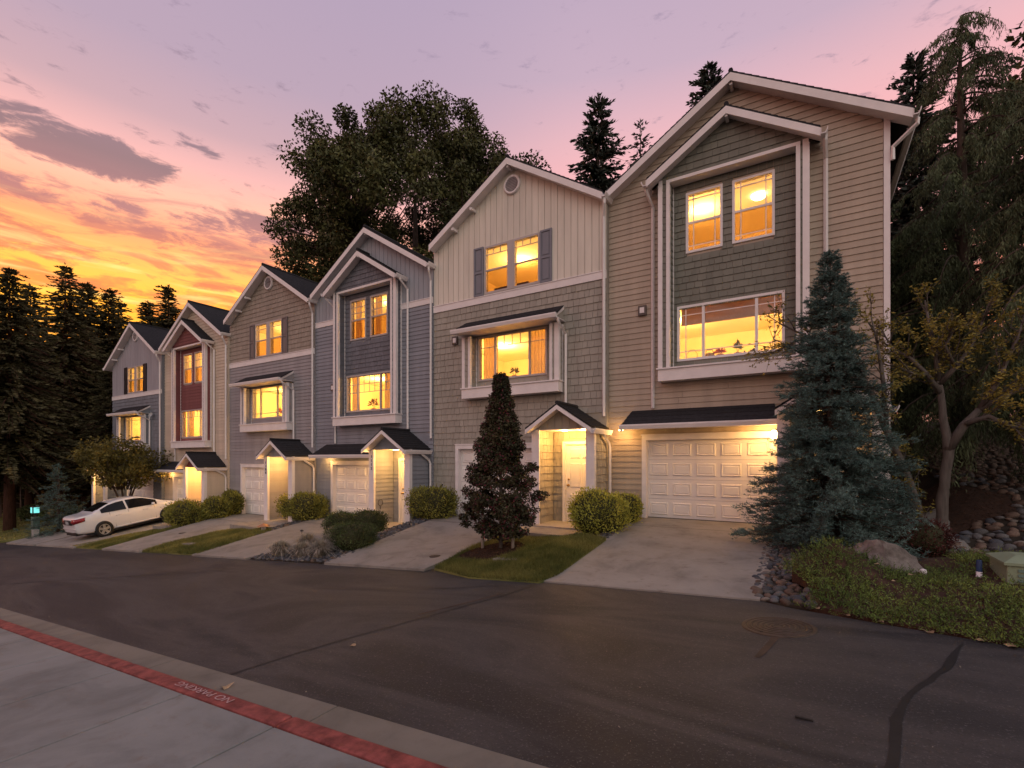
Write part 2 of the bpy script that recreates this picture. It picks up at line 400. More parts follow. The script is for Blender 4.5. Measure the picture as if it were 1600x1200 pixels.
def gable_roof(par, xa, za, xl, xr, y0, y1, fh=.2, th=.13, slope=SL, soff=.3, gut=(True, True), n=None, fm=WHITE, name='roof'):
    global SL2; SL2 = slope
    mb = MB()
    for xe in (xl, xr): mb.ext([(x, y0 + .012, z) for x, z in roof_profile(xa, za, xe, n, th * .35)], (0, y1 - y0 - .012, 0))
    r = mb.build(name, ROOF, par)
    MB().tube([(xa, y0 + .01, za + .015), (xa, y1, za + .015)], .05, 6, smooth=False).build('ridge_cap', ROOF, r)
    for xe in (xl, xr):
        ze = za - slope * abs(xe - xa); o = .045
        MB().ext([(xa, y0, za - o), (xe, y0, ze - o), (xe, y0, ze - fh - .02), (xa, y0, za - fh - .02 - (0.0))], (0, .035, 0)).build('fascia_board', fm, r)
        MB().ext([(xa, y0 + .036, za - th - .02), (xe, y0 + .036, ze - th - .02), (xe, y0 + .036, ze - th - .035), (xa, y0 + .036, za - th - .035)], (0, soff, 0)).build('soffit', WHITE, r)
    for xe, on in zip((xl, xr), gut):
        s = 1 if xe > xa else -1; ze = za - slope * abs(xe - xa)
        if on: gutter(r, [(xe + s * .002, y0 - .01), (xe + s * .002, y1 - .05)], ze - .06, s)
    return r
def gutter(par, p, z, s, w=.11, h=.12):
    """K-profile eaves gutter running in y between p[0] and p[1] on side s"""
    (x, ya), (_, yb) = p
    prof = [(x, z), (x + s * .012, z), (x + s * .012, z - h + .02), (x + s * w * .7, z - h + .02), (x + s * w, z - .02), (x + s * w, z), (x + s * (w + .014), z), (x + s * (w + .014), z - .03), (x + s * w * .75, z - h), (x, z - h)]
    return MB().ext([(a, ya, b) for a, b in prof], (0, yb - ya, 0)).build('gutter', GUT, par)
def downspout(par, pts, w=.038, m=GUT):
    mb = MB(); mb.tube(pts, w, 4, smooth=False); return mb.build('downspout', m, par)
def shed_roof(par, x0, x1, yf, zf, zt, name='canopy_roof', inset=.1, n=4, y_end=0.0):
    """lean-to roof against the wall: front edge at y=yf, z=zf; top at y=0, z=zt; ends slant in"""
    D = y_end - yf; mb = MB(); lip = .012
    for k in range(n):
        a, b = k / n, (k + 1) / n
        i0, i1 = inset * (1 - a), inset * (1 - b)
        f = lambda q, i, dz: [(x0 + inset - i, yf + D * q, zf + (zt - zf) * q + dz), (x1 - inset + i, yf + D * q, zf + (zt - zf) * q + dz)]
        A, B = f(a, i0, lip), f(b, i1, 0); A0, B0 = f(a, i0, -.03), f(b, i1, -.03)
        mb.add(A + B + A0 + B0, [(0, 1, 3, 2), (4, 6, 7, 5), (0, 4, 5, 1), (0, 2, 6, 4), (1, 5, 7, 3)])
    r = mb.build(name, ROOF, par)
    prof = [(yf - .002, zf), (yf - .095, zf), (yf - .1, zf - .03), (yf - .075, zf - .115), (yf - .002, zf - .115)]
    MB().ext([(x0 - .01, a, b) for a, b in prof], (x1 - x0 + .02, 0, 0)).build('gutter', GUT, r)
    MB().box(x0, x1, yf, yf + .03, zf - .11, zf - .035).build('fascia_board', WHITE, r)
    MB().box(x0 + .02, x1 - .02, yf + .031, y_end - .03, zf - .085, zf - .07).build('soffit', WHITE, r)
    return r
def round_vent(par, x, z, y, r=.27):
    v = MB(); n = 32
    v.lathe([(r, 0), (r, -.05), (r - .02, -.065), (r - .055, -.065), (r - .07, -.05), (r - .07, -.002)], (x, y, z), n, 'y').build('gable_vent', WHITE, par)
    o = COL.objects[-1]
    k = 9; q = r - .07
    for i in range(k):
        zz = -q + 2 * q * (i + .5) / k; hw = math.sqrt(max(0, q * q - zz * zz))
        MB().add([(x - hw, y - .066, z + zz - .012), (x + hw, y - .066, z + zz - .012), (x + hw, y - .05, z + zz + .016), (x - hw, y - .05, z + zz + .016),
                  (x - hw, y - .076, z + zz - .004), (x + hw, y - .076, z + zz - .004)], [(0, 1, 2, 3), (0, 4, 5, 1), (4, 3, 2, 5)]).build('louver', VENTG, o)
SCREEN = bpy.data.materials.new('insect_screen'); SCREEN.use_nodes = True; _n = SCREEN.node_tree; _n.nodes.clear()
_t = nd('ShaderNodeBsdfTransparent', _n); _t.inputs[0].default_value = (.92, .80, .66, 1); _d = nd('ShaderNodeBsdfDiffuse', _n); _d.inputs[0].default_value = (.05, .05, .05, 1); _m = nd('ShaderNodeMixShader', _n); _m.inputs[0].default_value = .10; _o = nd('ShaderNodeOutputMaterial', _n)
_n.links.new(_t.outputs[0], _m.inputs[1]); _n.links.new(_d.outputs[0], _m.inputs[2]); _n.links.new(_m.outputs[0], _o.inputs[0])
VENTG = mat('vent_louver', (.42, .39, .43), .5)
def shutter(par, x0, x1, z0, z1, y, m):
    s = frame_mb(x0, x1, z0, z1, y, .05, .035, 0).build('shutter', m, par)
    mid = z0 + (z1 - z0) * .48
    MB().box(x0 + .05, x1 - .05, y - .034, y, mid - .03, mid + .03).build('rail', m, s)
    for a, b in ((z0 + .05, mid - .03), (mid + .03, z1 - .05)):
        MB().box(x0 + .05, x1 - .05, y - .012, y, a, b).build('panel', m, s)
        MB().box(x0 + .085, x1 - .085, y - .026, y - .0125, a + .04, b - .04).build('panel', m, s)
def garage(par, x0, x1, zt, y, cols=5, rows=4, jm=WHITE, dm=WHITE2, rec=.13):
    """sectional door with raised panels, set back in its opening"""
    d = MB().box(x0, x1, y + rec, y + rec + .04, .0, zt).build('garage_door', dm, par)
    h = zt / rows; w = (x1 - x0) / cols
    for r_ in range(rows):
        if r_: MB().box(x0, x1, y + rec - .0022, y + rec - .0005, r_ * h - .004, r_ * h + .004).build('section_joint', VENTG, d)
        for c in range(cols):
            a, b, e, f = x0 + c * w + .055, x0 + (c + 1) * w - .055, r_ * h + .085, (r_ + 1) * h - .085; yy = y + rec - .001
            mb = MB(); i = .028
            P = [(a, yy, e), (b, yy, e), (b, yy, f), (a, yy, f), (a + i, yy - .026, e + i), (b - i, yy - .026, e + i), (b - i, yy - .026, f - i), (a + i, yy - .026, f - i)]
            j = .05
            P += [(a + j, yy - .010, e + j), (b - j, yy - .010, e + j), (b - j, yy - .010, f - j), (a + j, yy - .010, f - j)]
            q = .075
            P += [(a + q, yy - .022, e + q), (b - q, yy - .022, e + q), (b - q, yy - .022, f - q), (a + q, yy - .022, f - q)]
            fs = []
            for l in (0, 4, 8):
                for k in range(4): fs.append((l + k, l + (k + 1) % 4, l + 4 + (k + 1) % 4, l + 4 + k))
            fs.append((12, 13, 14, 15)); mb.add(P, fs).build('panel', dm, d)
    MB().box(x0, x1, y + rec - .012, y + rec + .03, -.012, .022).build('weather_seal', DARK, d)
    tr = MB(); w_ = .11
    tr.box(x0 - w_, x0, y - .035, y + rec + .05, -.02, zt + .12); tr.box(x1, x1 + w_, y - .035, y + rec + .05, -.02, zt + .12); tr.box(x0, x1, y - .035, y + rec + .05, zt, zt + .12)
    tr.box(x0 - w_ - .02, x1 + w_ + .02, y - .05, y - .003, zt + .1205, zt + .15)
    tr.build('door_trim', jm, par)
    return d
ROOMW = mat('room_paint', (.80, .68, .42), .9, .04, 1)
ROOMC = mat('room_ceiling', (.82, .76, .60), .9, .03, 1)
LAMP = mat('lamp_glass', (1, .85, .55), .4, .02, 1, emit=9, ecol=(1, .78, .38))
DOWNL = mat('downlight_glass', (1, .85, .55), .4, .02, 1, emit=14, ecol=(1, .64, .22))
CONC = mat('porch_concrete', (.36, .33, .29), .85, .12, 3, .25, 80)
WARM = (1, .56, .15)
def room(root, W, z0, z1, lx, watts, depth=3.9, lamp=True, ly=1.7):
    a, b, y0, y1 = .16, W - .16, .152, depth
    P = [(a, y0, z0), (b, y0, z0), (b, y1, z0), (a, y1, z0), (a, y0, z1), (b, y0, z1), (b, y1, z1), (a, y1, z1)]
    r = MB().add(P, [(0, 1, 2, 3), (1, 5, 6, 2), (2, 6, 7, 3), (3, 7, 4, 0)]).build('room', ROOMW, root)
    MB().box(a, b, y0, y1, z1, z1 + .03).build('ceiling', ROOMC, r)
    if lamp:
        MB().lathe([(.05, z1 - .001), (.17, z1 - .02), (.175, z1 - .05), (.13, z1 - .09), (.03, z1 - .11)], (lx, ly, 0), 20).build('ceiling_lamp', LAMP, r)
    for q in (-1.35, 1.35): point_light('room_fill', (lx + q, ly, z1 - .26), watts * 2.2, WARM, .14, r)  # pair of added fills with no fixture, spread to light the room evenly
def shingle_or_lap(root, spec, single, T, poly, holes=(), name=None, **k):
    mode, m, exp = spec
    s = Sink(root, {'lap': 'siding_board', 'vert': 'siding_board', 'shingle': 'shingle'}[mode], m, single)
    siding(s, T, poly, holes, exp, mode, **k); s.close()
def address(root, txt, x, y, z0, s=-1, dz=.125, size=.13):
    for i, ch in enumerate(txt):
        cu = bpy.data.curves.new('digit', 'FONT'); cu.body = ch; cu.size = size; cu.extrude = .006; cu.align_x = 'CENTER'
        o = bpy.data.objects.new('tmp', cu); COL.objects.link(o)
        dg_ = bpy.context.evaluated_depsgraph_get(); me = bpy.data.meshes.new_from_object(o.evaluated_get(dg_)); bpy.data.objects.remove(o)
        me.materials.clear(); me.materials.append(DARK); d = bpy.data.objects.new('address_digit', me); link(d, root)
        d.location = (x, y, z0 - i * dz); d.rotation_euler = (R(90), 0, 0)
def panel_door(par, x0, x1, z0, z1, y, m):
    d = MB().box(x0, x1, y, y + .045, z0, z1).build('front_door', m, par)
    W_ = x1 - x0; rows = [(.10, .36), (.44, .76), (.82, .95)]
    for a, b in rows:
        for c in (0, 1):
            xa = x0 + W_ * (.13 + .40 * c); xb = xa + W_ * .34; H = z1 - z0
            mb = MB(); e, f = z0 + a * H, z0 + b * H
            P = [(xa, y - .001, e), (xb, y - .001, e), (xb, y - .001, f), (xa, y - .001, f)]; i = .025
            P += [(xa + i, y - .014, e + i), (xb - i, y - .014, e + i), (xb - i, y - .014, f - i), (xa + i, y - .014, f - i)]
            mb.add(P, [(k, (k + 1) % 4, 4 + (k + 1) % 4, 4 + k) for k in range(4)] + [(4, 5, 6, 7)]).build('panel', m, d)
    hx = x0 + .075
    MB().lathe([(.03, y), (.03, y - .012), (.012, y - .018), (.012, y - .045), (.03, y - .055), (.028, y - .08), (.008, y - .088)], (hx, 0, z0 + .95), 14, 'y').build('door_handle', BRASS, d)
    MB().lathe([(.028, y), (.026, y - .02), (.01, y - .026)], (hx, 0, z0 + 1.10), 14, 'y').build('deadbolt', BRASS, d)
    tr = MB(); tr.box(x0 - .09, x0 - .004, y - .05, y + .05, z0 - .02, z1 + .085); tr.box(x1 + .004, x1 + .09, y - .05, y + .05, z0 - .02, z1 + .085); tr.box(x0 - .004, x1 + .004, y - .05, y + .05, z1 + .005, z1 + .085)
    tr.build('door_trim', m, d)
def porch(root, x0, x1, cf, ty, single, d=.9, watts=36, digits=None, door=True, flip=False):
    p = MB().box(x0 + .01, x0 + .13, -d + .01, -.002, -.25, 2.44).box(x1 - .13, x1 - .01, -d + .01, -.002, -.25, 2.44).build('porch', cf['low'][1], root)
    zc = 2.44
    # gable end, ceiling, floor
    xa = (x0 + x1) / 2; sl = .66; za = 3.05
    tw = [(x0 + .01, zc), (x1 - .01, zc), (x1 - .01, za - sl * (x1 - .01 - xa) - .07), (xa, za - .07), (x0 + .01, za - sl * (xa - x0 - .01) - .07)]
    MB().ext([(x, -d + .012, z) for x, z in tw], (0, .08, 0)).build('gable_wall', cf['gab'][1], p)
    shingle_or_lap(root, cf['gab'], single, front(-d + .012), tw)
    MB().box(x0 + .13, x1 - .13, -d + .0, -.03, zc - .02, zc - .001).build('porch_ceiling', WHITE, p)
    MB().box(x0 + .0, x1, -d - .25, .06, -.25, .03).build('porch_floor', CONC, p)
    for lx in (xa - .12, xa + .38):
        MB().lathe([(.085, zc - .0205), (.08, zc - .032), (.06, zc - .032), (.055, zc - .026)], (lx, -.5, 0), 18).build('recessed_light', DOWNL, p)
        point_light('porch_lamp', (lx, -.5, zc - .12), watts, (1, .50, .12), .045, p)
    # corner posts
    for a, s in ((x0, 1), (x1, -1)):
        lo, hi = (a, a + .19) if s > 0 else (a - .19, a)
        pm = MB().box(lo - .004, hi + .004, -d - .028, -d + .012, -.25, zc - .002)
        ex = (a - .026, a - .004) if s > 0 else (a + .004, a + .026)
        pm.box(*ex, -d - .027, -d + .09, -.25, zc - .002)
        ix = (a + .132, a + .158) if s > 0 else (a - .158, a - .132)
        pm.box(*ix, -d + .0125, -d + .08, .0, zc - .025)
        pm.build('post', WHITE, p)
    low = cf['low']
    shingle_or_lap(root, low, single, facex(x1 - .01, 1), [(-d + .09, -.2), (-.03, -.2), (-.03, zc), (-d + .09, zc)])
    shingle_or_lap(root, low, single, facex(x0 + .13, 1), [(-d + .08, .03), (-.03, .03), (-.03, zc - .02), (-d + .08, zc - .02)])
    shingle_or_lap(root, low, False, facex(x1 - .13, -1), [(-d + .08, .03), (-.03, .03), (-.03, zc - .02), (-d + .08, zc - .02)])
    shingle_or_lap(root, low, False, facex(x0 + .01, -1), [(-d + .09, -.2), (-.03, -.2), (-.03, zc), (-d + .09, zc)])
    dx0 = x0 + .54; dx1 = min(dx0 + .86, x1 - .24)
    shingle_or_lap(root, low, single, front(-.004), [(x0 + .16, .03), (x1 - .16, .03), (x1 - .16, zc - .02), (x0 + .16, zc - .02)], [(dx0 - .08, dx1 + .08, 0, 2.14)])
    panel_door(p, dx0, dx1, .05, 2.07, -.045, WHITE2)
    gable_roof(p, xa, za, x0 - .05, x1 + .05, -d - .33, -.005, fh=.13, th=.08, slope=sl, soff=.33, gut=(False, True), n=8)
    if digits: address(root, digits, x0 + .10, -d - .036, 2.16)
    return p
def bay(root, typ, cf, single):
    d = .30; L, Rr, iL, iR = 1.34, 4.40, 1.52, 4.17
    if typ == 'A': L, Rr, iL, iR = 1.34, 4.50, 1.56, 4.24
    zb = 3.79 if typ == 'A' else 3.62; zt = 5.30 if typ == 'A' else 7.98
    spec = cf['bay']; m = spec[1]
    b = MB()
    # hollow box: side cheeks, with front strips either side of the open recess
    b.box(L + .01, iL + .04, -d + .03, -.01, zb, zt); b.box(iR - .0, Rr - .01, -d + .03, -.01, zb, zt)
    B = b.build('bay', m, root)
    def wb(name, *bx): MB().box(*bx).build(name, WHITE, B)
    w1 = .09
    for lo in (L, Rr - .11 if typ == 'B' else Rr - .12): wb('corner_board', lo, lo + (w1 if lo == L else .12 if typ == 'A' else .11), -d - .002, -d + .0285, zb, zt)
    wb('corner_board', Rr - .009, Rr + .014, -d + .0, -d + .10, zb, zt); wb('corner_board', Rr - .009, Rr + .014, -.08, -.012, zb, zt)
    wb('corner_board', L - .014, L + .009, -d + .0, -d + .10, zb, zt)
    wb('frame_board', iL, iL + .08, -d - .012, -d + .029, zb, zt); wb('frame_board', iR, iR + .08, -d - .012, -d + .029, zb, zt)
    wb('frame_board', iL + .0405, iL + .08, -d + .0295, -.04, zb, zt)
    if typ == 'B': wb('frame_board', iL, iR + .08, -d - .012, -d + .029, zt, zt + .07); wb('soffit', iL + .08, iR, -d + .03, -.03, zt, zt + .02)
    # front strips, cheek and jamb shingles
    for a, c in ((L + w1, iL), (iR + .08, Rr - .11)):
        if c - a > .04: shingle_or_lap(root, spec, single, front(-d + .03), [(a, zb), (c, zb), (c, zt), (a, zt)], tb=.022)
    shingle_or_lap(root, spec, single, facex(Rr - .01, 1), [(-d + .1, zb), (-.08, zb), (-.08, zt), (-d + .1, zt)], tb=.02)
    shingle_or_lap(root, spec, single, facex(iL + .08, 1), [(-d + .075, zb), (-.03, zb), (-.03, zt), (-d + .075, zt)], tb=.02)
    wb('frame_board', iL + .082, iL + .115, -.034, -.002, zb, zt)
    # white base box with sill cap
    zc = 3.48 if typ == 'A' else 3.31
    wb('bay_base', L - .01, Rr + .01, -d - .02, -.003, zc, zb - .035); wb('sill_cap', L - .04, Rr + .04, -d - .055, -.003, zb - .035, zb)
    if typ == 'A':
        r = shed_roof(B, 1.22, 4.60, -.62, 5.44, 5.82, 'bay_roof', .08)
        # slanted white side brackets closing the roof ends
        for x in (4.49, 1.33):
            MB().ext([(x, -.6, 5.37), (x, -.003, 5.37), (x, -.003, 5.76)], (.02, 0, 0)).build('gable_wall', m, r)
            MB().ext([(x + .021, -.58, 5.34), (x + .021, -.003, 5.70), (x + .021, -.003, 5.79), (x + .021, -.62, 5.42)], (.022, 0, 0)).build('rake_board', WHITE, r)
    else:
        xa, za = 2.86, 9.2
        tw = [(L + .01, zt + .01), (Rr - .01, zt + .01), (Rr - .01, za - SL * (Rr - .01 - xa) - .1), (xa, za - .1), (L + .01, za - SL * (xa - L - .01) - .1)]
        MB().ext([(x, -d + .03, z) for x, z in tw], (0, .27, 0)).build('gable_wall', m, B)
        shingle_or_lap(root, spec, single, front(-d + .03), tw, [(iL, iR + .08, zt, zt + .07)])
        for lo, hi in ((L, L + w1), (Rr - .11, Rr)): wb('corner_board', lo, hi, -d - .0025, -d + .0285, zt, za - SL * (max(abs(lo - xa), abs(hi - xa))) - .16)
        gable_roof(B, xa, za, 1.12, 4.60, -.56, -.006, fh=.19, th=.12, soff=.26, n=14)
        MB().box(xa - .03, xa + .03, -.53, -.30, za - .26, za - .19).build('bracket', WHITE, B)
def house(h, typ, cf, label, single=False, mirror=False):
    W = HX[h + 1] - HX[h]; root = empty('townhouse', (HX[h], HY[h], HZ[h]))
    thing(root, label, 'townhouse', 'row of joined townhouses')
    xa, za = (2.90, 10.18) if typ == 'A' else (2.92, 10.07)
    xl = -.30 if h == 1 else .05; xr = W + .32 if h == 6 else W - .02
    ze = 8.2
    mx = (lambda a, b: (W - b, W - a)) if mirror else (lambda a, b: (a, b))
    g0, g1 = mx(.97, 3.70) if typ == 'B' else mx(.98, 3.72)
    p0, p1 = mx(3.88, 5.58) if typ == 'B' else mx(4.07, 5.73)
    gt = 1.92 if typ == 'B' else 2.0
    up = ((1.91, 2.72), (2.92, 3.77)) if typ == 'B' else ((1.95, 2.80), (2.94, 3.80))
    uz = (6.33, 7.76) if typ == 'B' else (6.55, 7.94)
    lw = (1.71, 3.96, 3.79, 5.10) if typ == 'B' else (1.72, 4.03, 4.0, 5.32)
    win = [(a + .02, b - .02, uz[0] + .02, uz[1] - .02) for a, b in up] + [(lw[0] + .02, lw[1] - .02, lw[2] + .02, lw[3] - .02)]
    wall = holed_wall(W, -.6, ze, win + [(g0 - .012, g1 + .012, -.7, gt + .012)])
    gtop = za - SL * 0 - .16
    wall.ext([(.003, 0, ze), (W - .003, 0, ze), (W - .003, 0, za - SL * (W - xa) - .16), (xa, 0, gtop), (.003, 0, za - SL * xa - .16)], (0, .15, 0))
    wall.box(.004, .15, .15, 10, -.6, 8.2).box(W - .15, W - .004, .15, 10, -.6, 8.2).box(.15, W - .15, 9.85, 10, -.6, 8.2)
    wall.box(g0 - .2, g1 + .2, .152, .30, -.4, 2.3)
    wall.build('wall', cf['low'][1], root)
    # siding of the facade
    zbelt = cf.get('belt')
    gable = [(0.0, 0), (W, 0), (W, za - SL * (W - xa) - .13), (xa, za - .13), (0.0, za - SL * xa - .13)]
    x_l, x_r = .0, W - (.10 if h == 6 else .0)
    def clip(z0, z1):
        pts = [(x_l, z0), (x_r, z0)]
        if z1 > 8: pts += [(x_r, za - SL * (x_r - xa) - .13), (xa, za - .13), (x_l, za - SL * (xa - x_l) - .13)]
        else: pts += [(x_r, z1), (x_l, z1)]
        return pts
    bayh = (1.36, 4.38, 3.4, 8.1) if typ == 'B' else (1.36, 4.48, 3.5, 5.75)
    holes = [(g0 - .11, g1 + .11, -1, gt + .13), (p0 + .02, p1 - .02, -1, 2.95), bayh]
    if typ == 'A': holes += [(a + .02, b - .02, uz[0] + .02, uz[1] - .02) for a, b in up]
    if zbelt:
        shingle_or_lap(root, cf['low'], single, front(0), clip(-.15, zbelt[0]), holes)
        shingle_or_lap(root, cf['up'], single, front(0), clip(zbelt[1], 99), holes)
        iv = [(0.0, W)] if typ == 'A' else [(0.0, 1.34), (4.42, W)]
        for a, b in iv:
            MB().box(a, b, -.04, .001, *zbelt).build('belt_board', WHITE, root)
            MB().box(a, b, -.055, -.001, zbelt[1] + .0005, zbelt[1] + .025).build('belt_cap', WHITE, root)
    else: shingle_or_lap(root, cf['low'], single, front(0), clip(-.15, 99), holes)
    # the recessed back of the bay
    zz = (3.62, 7.98) if typ == 'B' else (3.79, 5.42); xx = (1.60, 4.18) if typ == 'B' else (1.62, 4.26)
    shingle_or_lap(root, cf['bay'], single, front(-.001), [(xx[0], zz[0]), (xx[1], zz[0]), (xx[1], zz[1]), (xx[0], zz[1])],
                   [(lw[0] + .02, lw[1] - .02, lw[2] + .02, lw[3] - .02)] + ([(a + .02, b - .02, uz[0] + .02, uz[1] - .02) for a, b in up] if typ == 'B' else []))
    bay(root, typ, cf, single)
    st = cf['win']
    fm = cf.get('wm', WHITE)
    for a, b in up: hung_window(root, a, b, *uz, -.0, st[0], fm)
    picture_window(root, *lw, -.0, st[1], fm)
    if typ == 'A':
        for a, b in ((1.585, 1.93), (3.82, 4.18)): shutter(root, a, b, uz[0] - .03, uz[1] + .02, -.028, cf['shut'])
        round_vent(root, 2.92, 9.5, -.02)
        MB().box(2.80, 2.94, -.045, -.0, uz[0], uz[1]).build('mullion', fm, root)
    # roofs, gutters, downspouts
    gable_roof(root, xa, za, xl, xr, -.32, 10.2, fh=.2, th=.15, soff=.31, gut=(h == 1, True), n=22)
    MB().box(xa - .03, xa + .03, -.27, -.03, za - .29, za - .22).build('bracket', WHITE, root)
    for q in (.35, .75):
        if typ == 'A': x = xl + (xa - xl) * q * .6 + .25; MB().box(x, x + .07, -.27, -.03, za - SL * (xa - x) - .31, za - SL * (xa - x) - .23).build('bracket', WHITE, root)
    garage(root, g0, g1, gt, 0, 5, 4)
    porch(root, p0, p1, cf, typ, single, digits=cf.get('digits'), watts=cf.get('pw', 36))
    if h == 6:
        MB().box(W - .09, W + .012, -.032, .0, -.2, 8.2).build('corner_board', WHITE, root); MB().box(W - .01, W + .012, .001, .09, -.2, 8.2).build('corner_board', WHITE, root)
        shingle_or_lap(root, cf['low'], False, facex(W - .004, 1), [(.1, -.2), (9.9, -.2), (9.9, 8.1), (.1, 8.1)])
        zz_ = za - SL * (xr - xa)
        downspout(root, [(W + .40, -.22, zz_ - .2), (W + .40, -.22, zz_ - .3), (W + .05, -.07, zz_ - .55), (W + .045, -.07, zz_ - .8)])
    else:
        xx_ = W - .055
        downspout(root, [(xx_ + .08, -.26, za - SL * (xr - xa) - .18), (xx_ + .08, -.24, za - SL * (xr - xa) - .30), (xx_, -.06, za - SL * (xr - xa) - .55), (xx_, -.06, 2.78)], .042)
        ppx = p1 + .12
        if not mirror: downspout(root, [(ppx - .03, -.5, 2.36), (ppx - .03, -.45, 2.28), (ppx - .03, -.12, 2.10), (ppx - .02, -.07, 1.98), (ppx - .02, -.07, .35)], .04)
    if typ == 'B':
        shed_roof(root, .52, p0 - .02, -.62, 2.28, 2.68, 'canopy_roof', .10)
        downspout(root, [(1.07, -.42, 7.98), (1.07, -.40, 7.88), (1.14, -.06, 7.62), (1.14, -.06, 2.70)], .04)
        downspout(root, [(4.68, -.40, 7.98), (4.68, -.38, 7.90), (4.70, -.06, 7.66), (4.70, -.06, 2.98)], .042)
        MB().tube([(.55, -.67, 2.2), (.55, -.67, 2.12)], .03, 6).build('gutter_outlet', GUT, root)
    else:
        downspout(root, [(4.62, -.60, 5.33), (4.62, -.56, 5.25), (4.60, -.07, 5.02), (4.60, -.07, 2.90)], .04)
    # lit rooms
    lx = W / 2 + cf.get('lx', .2)
    room(root, W, 2.72, 5.44 if typ == 'A' else 5.26, lx, cf.get('lwat', 62))
    room(root, W, 5.72, 8.14, lx + cf.get('ux', .4), cf.get('uwat', 46))
    # wall box lamp and other small fittings
    if cf.get('box'):
        bx = cf['box']; q = MB().box(bx[0], bx[0] + .20, -.085, -.026, bx[1], bx[1] + .24).build('wall_vent_box', cf['boxm'], root)
        MB().box(bx[0] + .045, bx[0] + .155, -.10, -.0855, bx[1] + .05, bx[1] + .19).build('vent_flap', WHITE, q)
    return root
TAN = sid('tan_siding', (.435, .352, .278)); SAGE = sid('sage_shingle', (.195, .192, .160), .10)
CREAM = sid('cream_siding', (.70, .645, .56), .03); TAUPE = sid('taupe_shingle', (.345, .315, .272), .08)
GREYB = sid('greyblue_siding', (.34, .355, .395), .05); BLUE = sid('blue_grey_siding', (.250, .258, .295)); SLATE = sid('slate_shingle', (.155, .158, .182), .10)
BROWN = sid('brown_shingle', (0.320, 0.269, 0.224), .08); GREYL = sid('grey_siding', (0.307, 0.288, 0.301))
BUTTER = sid('butter_siding', (0.589, 0.486, 0.384)); MAROON = sid('maroon_siding', (0.218, 0.077, 0.077))
GREY1 = sid('pale_grey_siding', (0.346, 0.333, 0.365), .03); BLUE1 = sid('dark_blue_grey_shingle', (.185, .198, .225), .08)
SHB = mat('shutter_blue_grey', (.20, .205, .24), .5, .06); SHK = mat('shutter_black', (.018, .018, .02), .45, .1); SHT = mat('shutter_taupe', (.17, .15, .15), .5, .06)
TRIMT = mat('window_taupe', (.48, .42, .40), .5, .05)
BOXD = mat('vent_box_brown', (.12, .095, .085), .6)
HOUSES = {}
HOUSES[6] = house(6, 'B', dict(low=('lap', TAN, .14), bay=('shingle', SAGE, .155), gab=('lap', TAN, .14), win=('prairie', 'prairie'), box=(.78, 5.02), boxm=BOXD, lx=-.05, ux=.5, uwat=40, lwat=60, pw=5),
      'tan lap-sided townhouse at the near right end, sage shingled bay above its garage', True)
HOUSES[5] = house(5, 'A', dict(low=('shingle', TAUPE, .19), up=('vert', CREAM, .2), bay=('shingle', TAUPE, .17), gab=('vert', TAUPE, .2), belt=(6.30, 6.49), win=('top3', 'top'), wm=TRIMT, shut=SHB, box=(.78, 5.20), boxm=BOXD, lx=0, ux=.7, lwat=70),
      'cream gabled townhouse over taupe shingles, with blue-grey shutters', True)
HOUSES[4] = house(4, 'B', dict(low=('lap', BLUE, .13), up=('vert', GREYB, .2), bay=('shingle', SLATE, .155), gab=('lap', BLUE, .13), belt=(7.05, 7.22), win=('grid', 'grid'), wm=TRIMT, box=(.92, 4.62), boxm=BOXD, digits='1112', lx=.1, ux=.6),
      'blue-grey townhouse with a slate shingled bay, left of the cream gable', True)
HOUSES[3] = house(3, 'A', dict(low=('lap', GREYL, .13), up=('shingle', BROWN, .18), bay=('lap', GREYL, .13), gab=('lap', GREYL, .13), belt=(6.30, 6.49), win=('bar', 'prairie'), wm=TRIMT, shut=SHT, digits='1108', lx=.1),
      'townhouse with a brown shingled gable, round vent and taupe shutters')
HOUSES[2] = house(2, 'B', dict(low=('lap', BUTTER, .14), bay=('lap', MAROON, .14), gab=('lap', MAROON, .14), win=('cross', 'top'), wm=TRIMT, lx=.1),
      'butter-coloured townhouse with a narrow maroon bay')
HOUSES[1] = house(1, 'A', dict(low=('shingle', BLUE1, .18), up=('vert', GREY1, .2), bay=('lap', BLUE1, .14), gab=('lap', BLUE1, .14), belt=(6.30, 6.49), win=('cross', 'prairie'), wm=TRIMT, shut=SHK, lx=.1),
      'pale grey townhouse with black shutters at the far left end', False, True)
# wall lamps and lights under the canopies
SCONCE = mat('sconce_glass', (1, .85, .55), .4, .02, 1, emit=25, ecol=(1, .70, .28))
def sconce(root, x, y, z, watts, face='-x', vis=True):
    p = MB()
    if vis:
        p.box(x - .015, x + .015, y - .05, y + .05, z - .09, z + .09); q = p.build('wall_lamp', DARK, root)
        MB().lathe([(.03, z - .10), (.055, z - .08), (.06, z + .04), (.03, z + .08)], (x - .09, y, 0), 14).build('lamp_glass', SCONCE, q)
        MB().tube([(x - .01, y, z + .05), (x - .06, y, z + .12), (x - .09, y, z + .09)], .01, 6).build('bracket', DARK, q)
    point_light('wall_lamp_light', (x - .16, y - .03, z - .02), watts, (1, .52, .15), .04, root)
def canopy_light(root, x, y, z, watts):
    MB().lathe([(.06, z + .03), (.055, z + .012), (.04, z + .01)], (x, y, 0), 14).build('recessed_light', LAMP, root)
    point_light('canopy_lamp', (x, y, z - .06), watts, (1, .52, .15), .035, root)
H = HOUSES
sconce(H[6], 3.86, -.40, 1.98, 40); canopy_light(H[6], .42, -.32, 2.15, 10)
sconce(H[4], 3.86, -.55, 2.02, 38); canopy_light(H[4], .80, -.28, 2.175, 9)
sconce(H[3], 4.05, -.45, 2.02, 36)
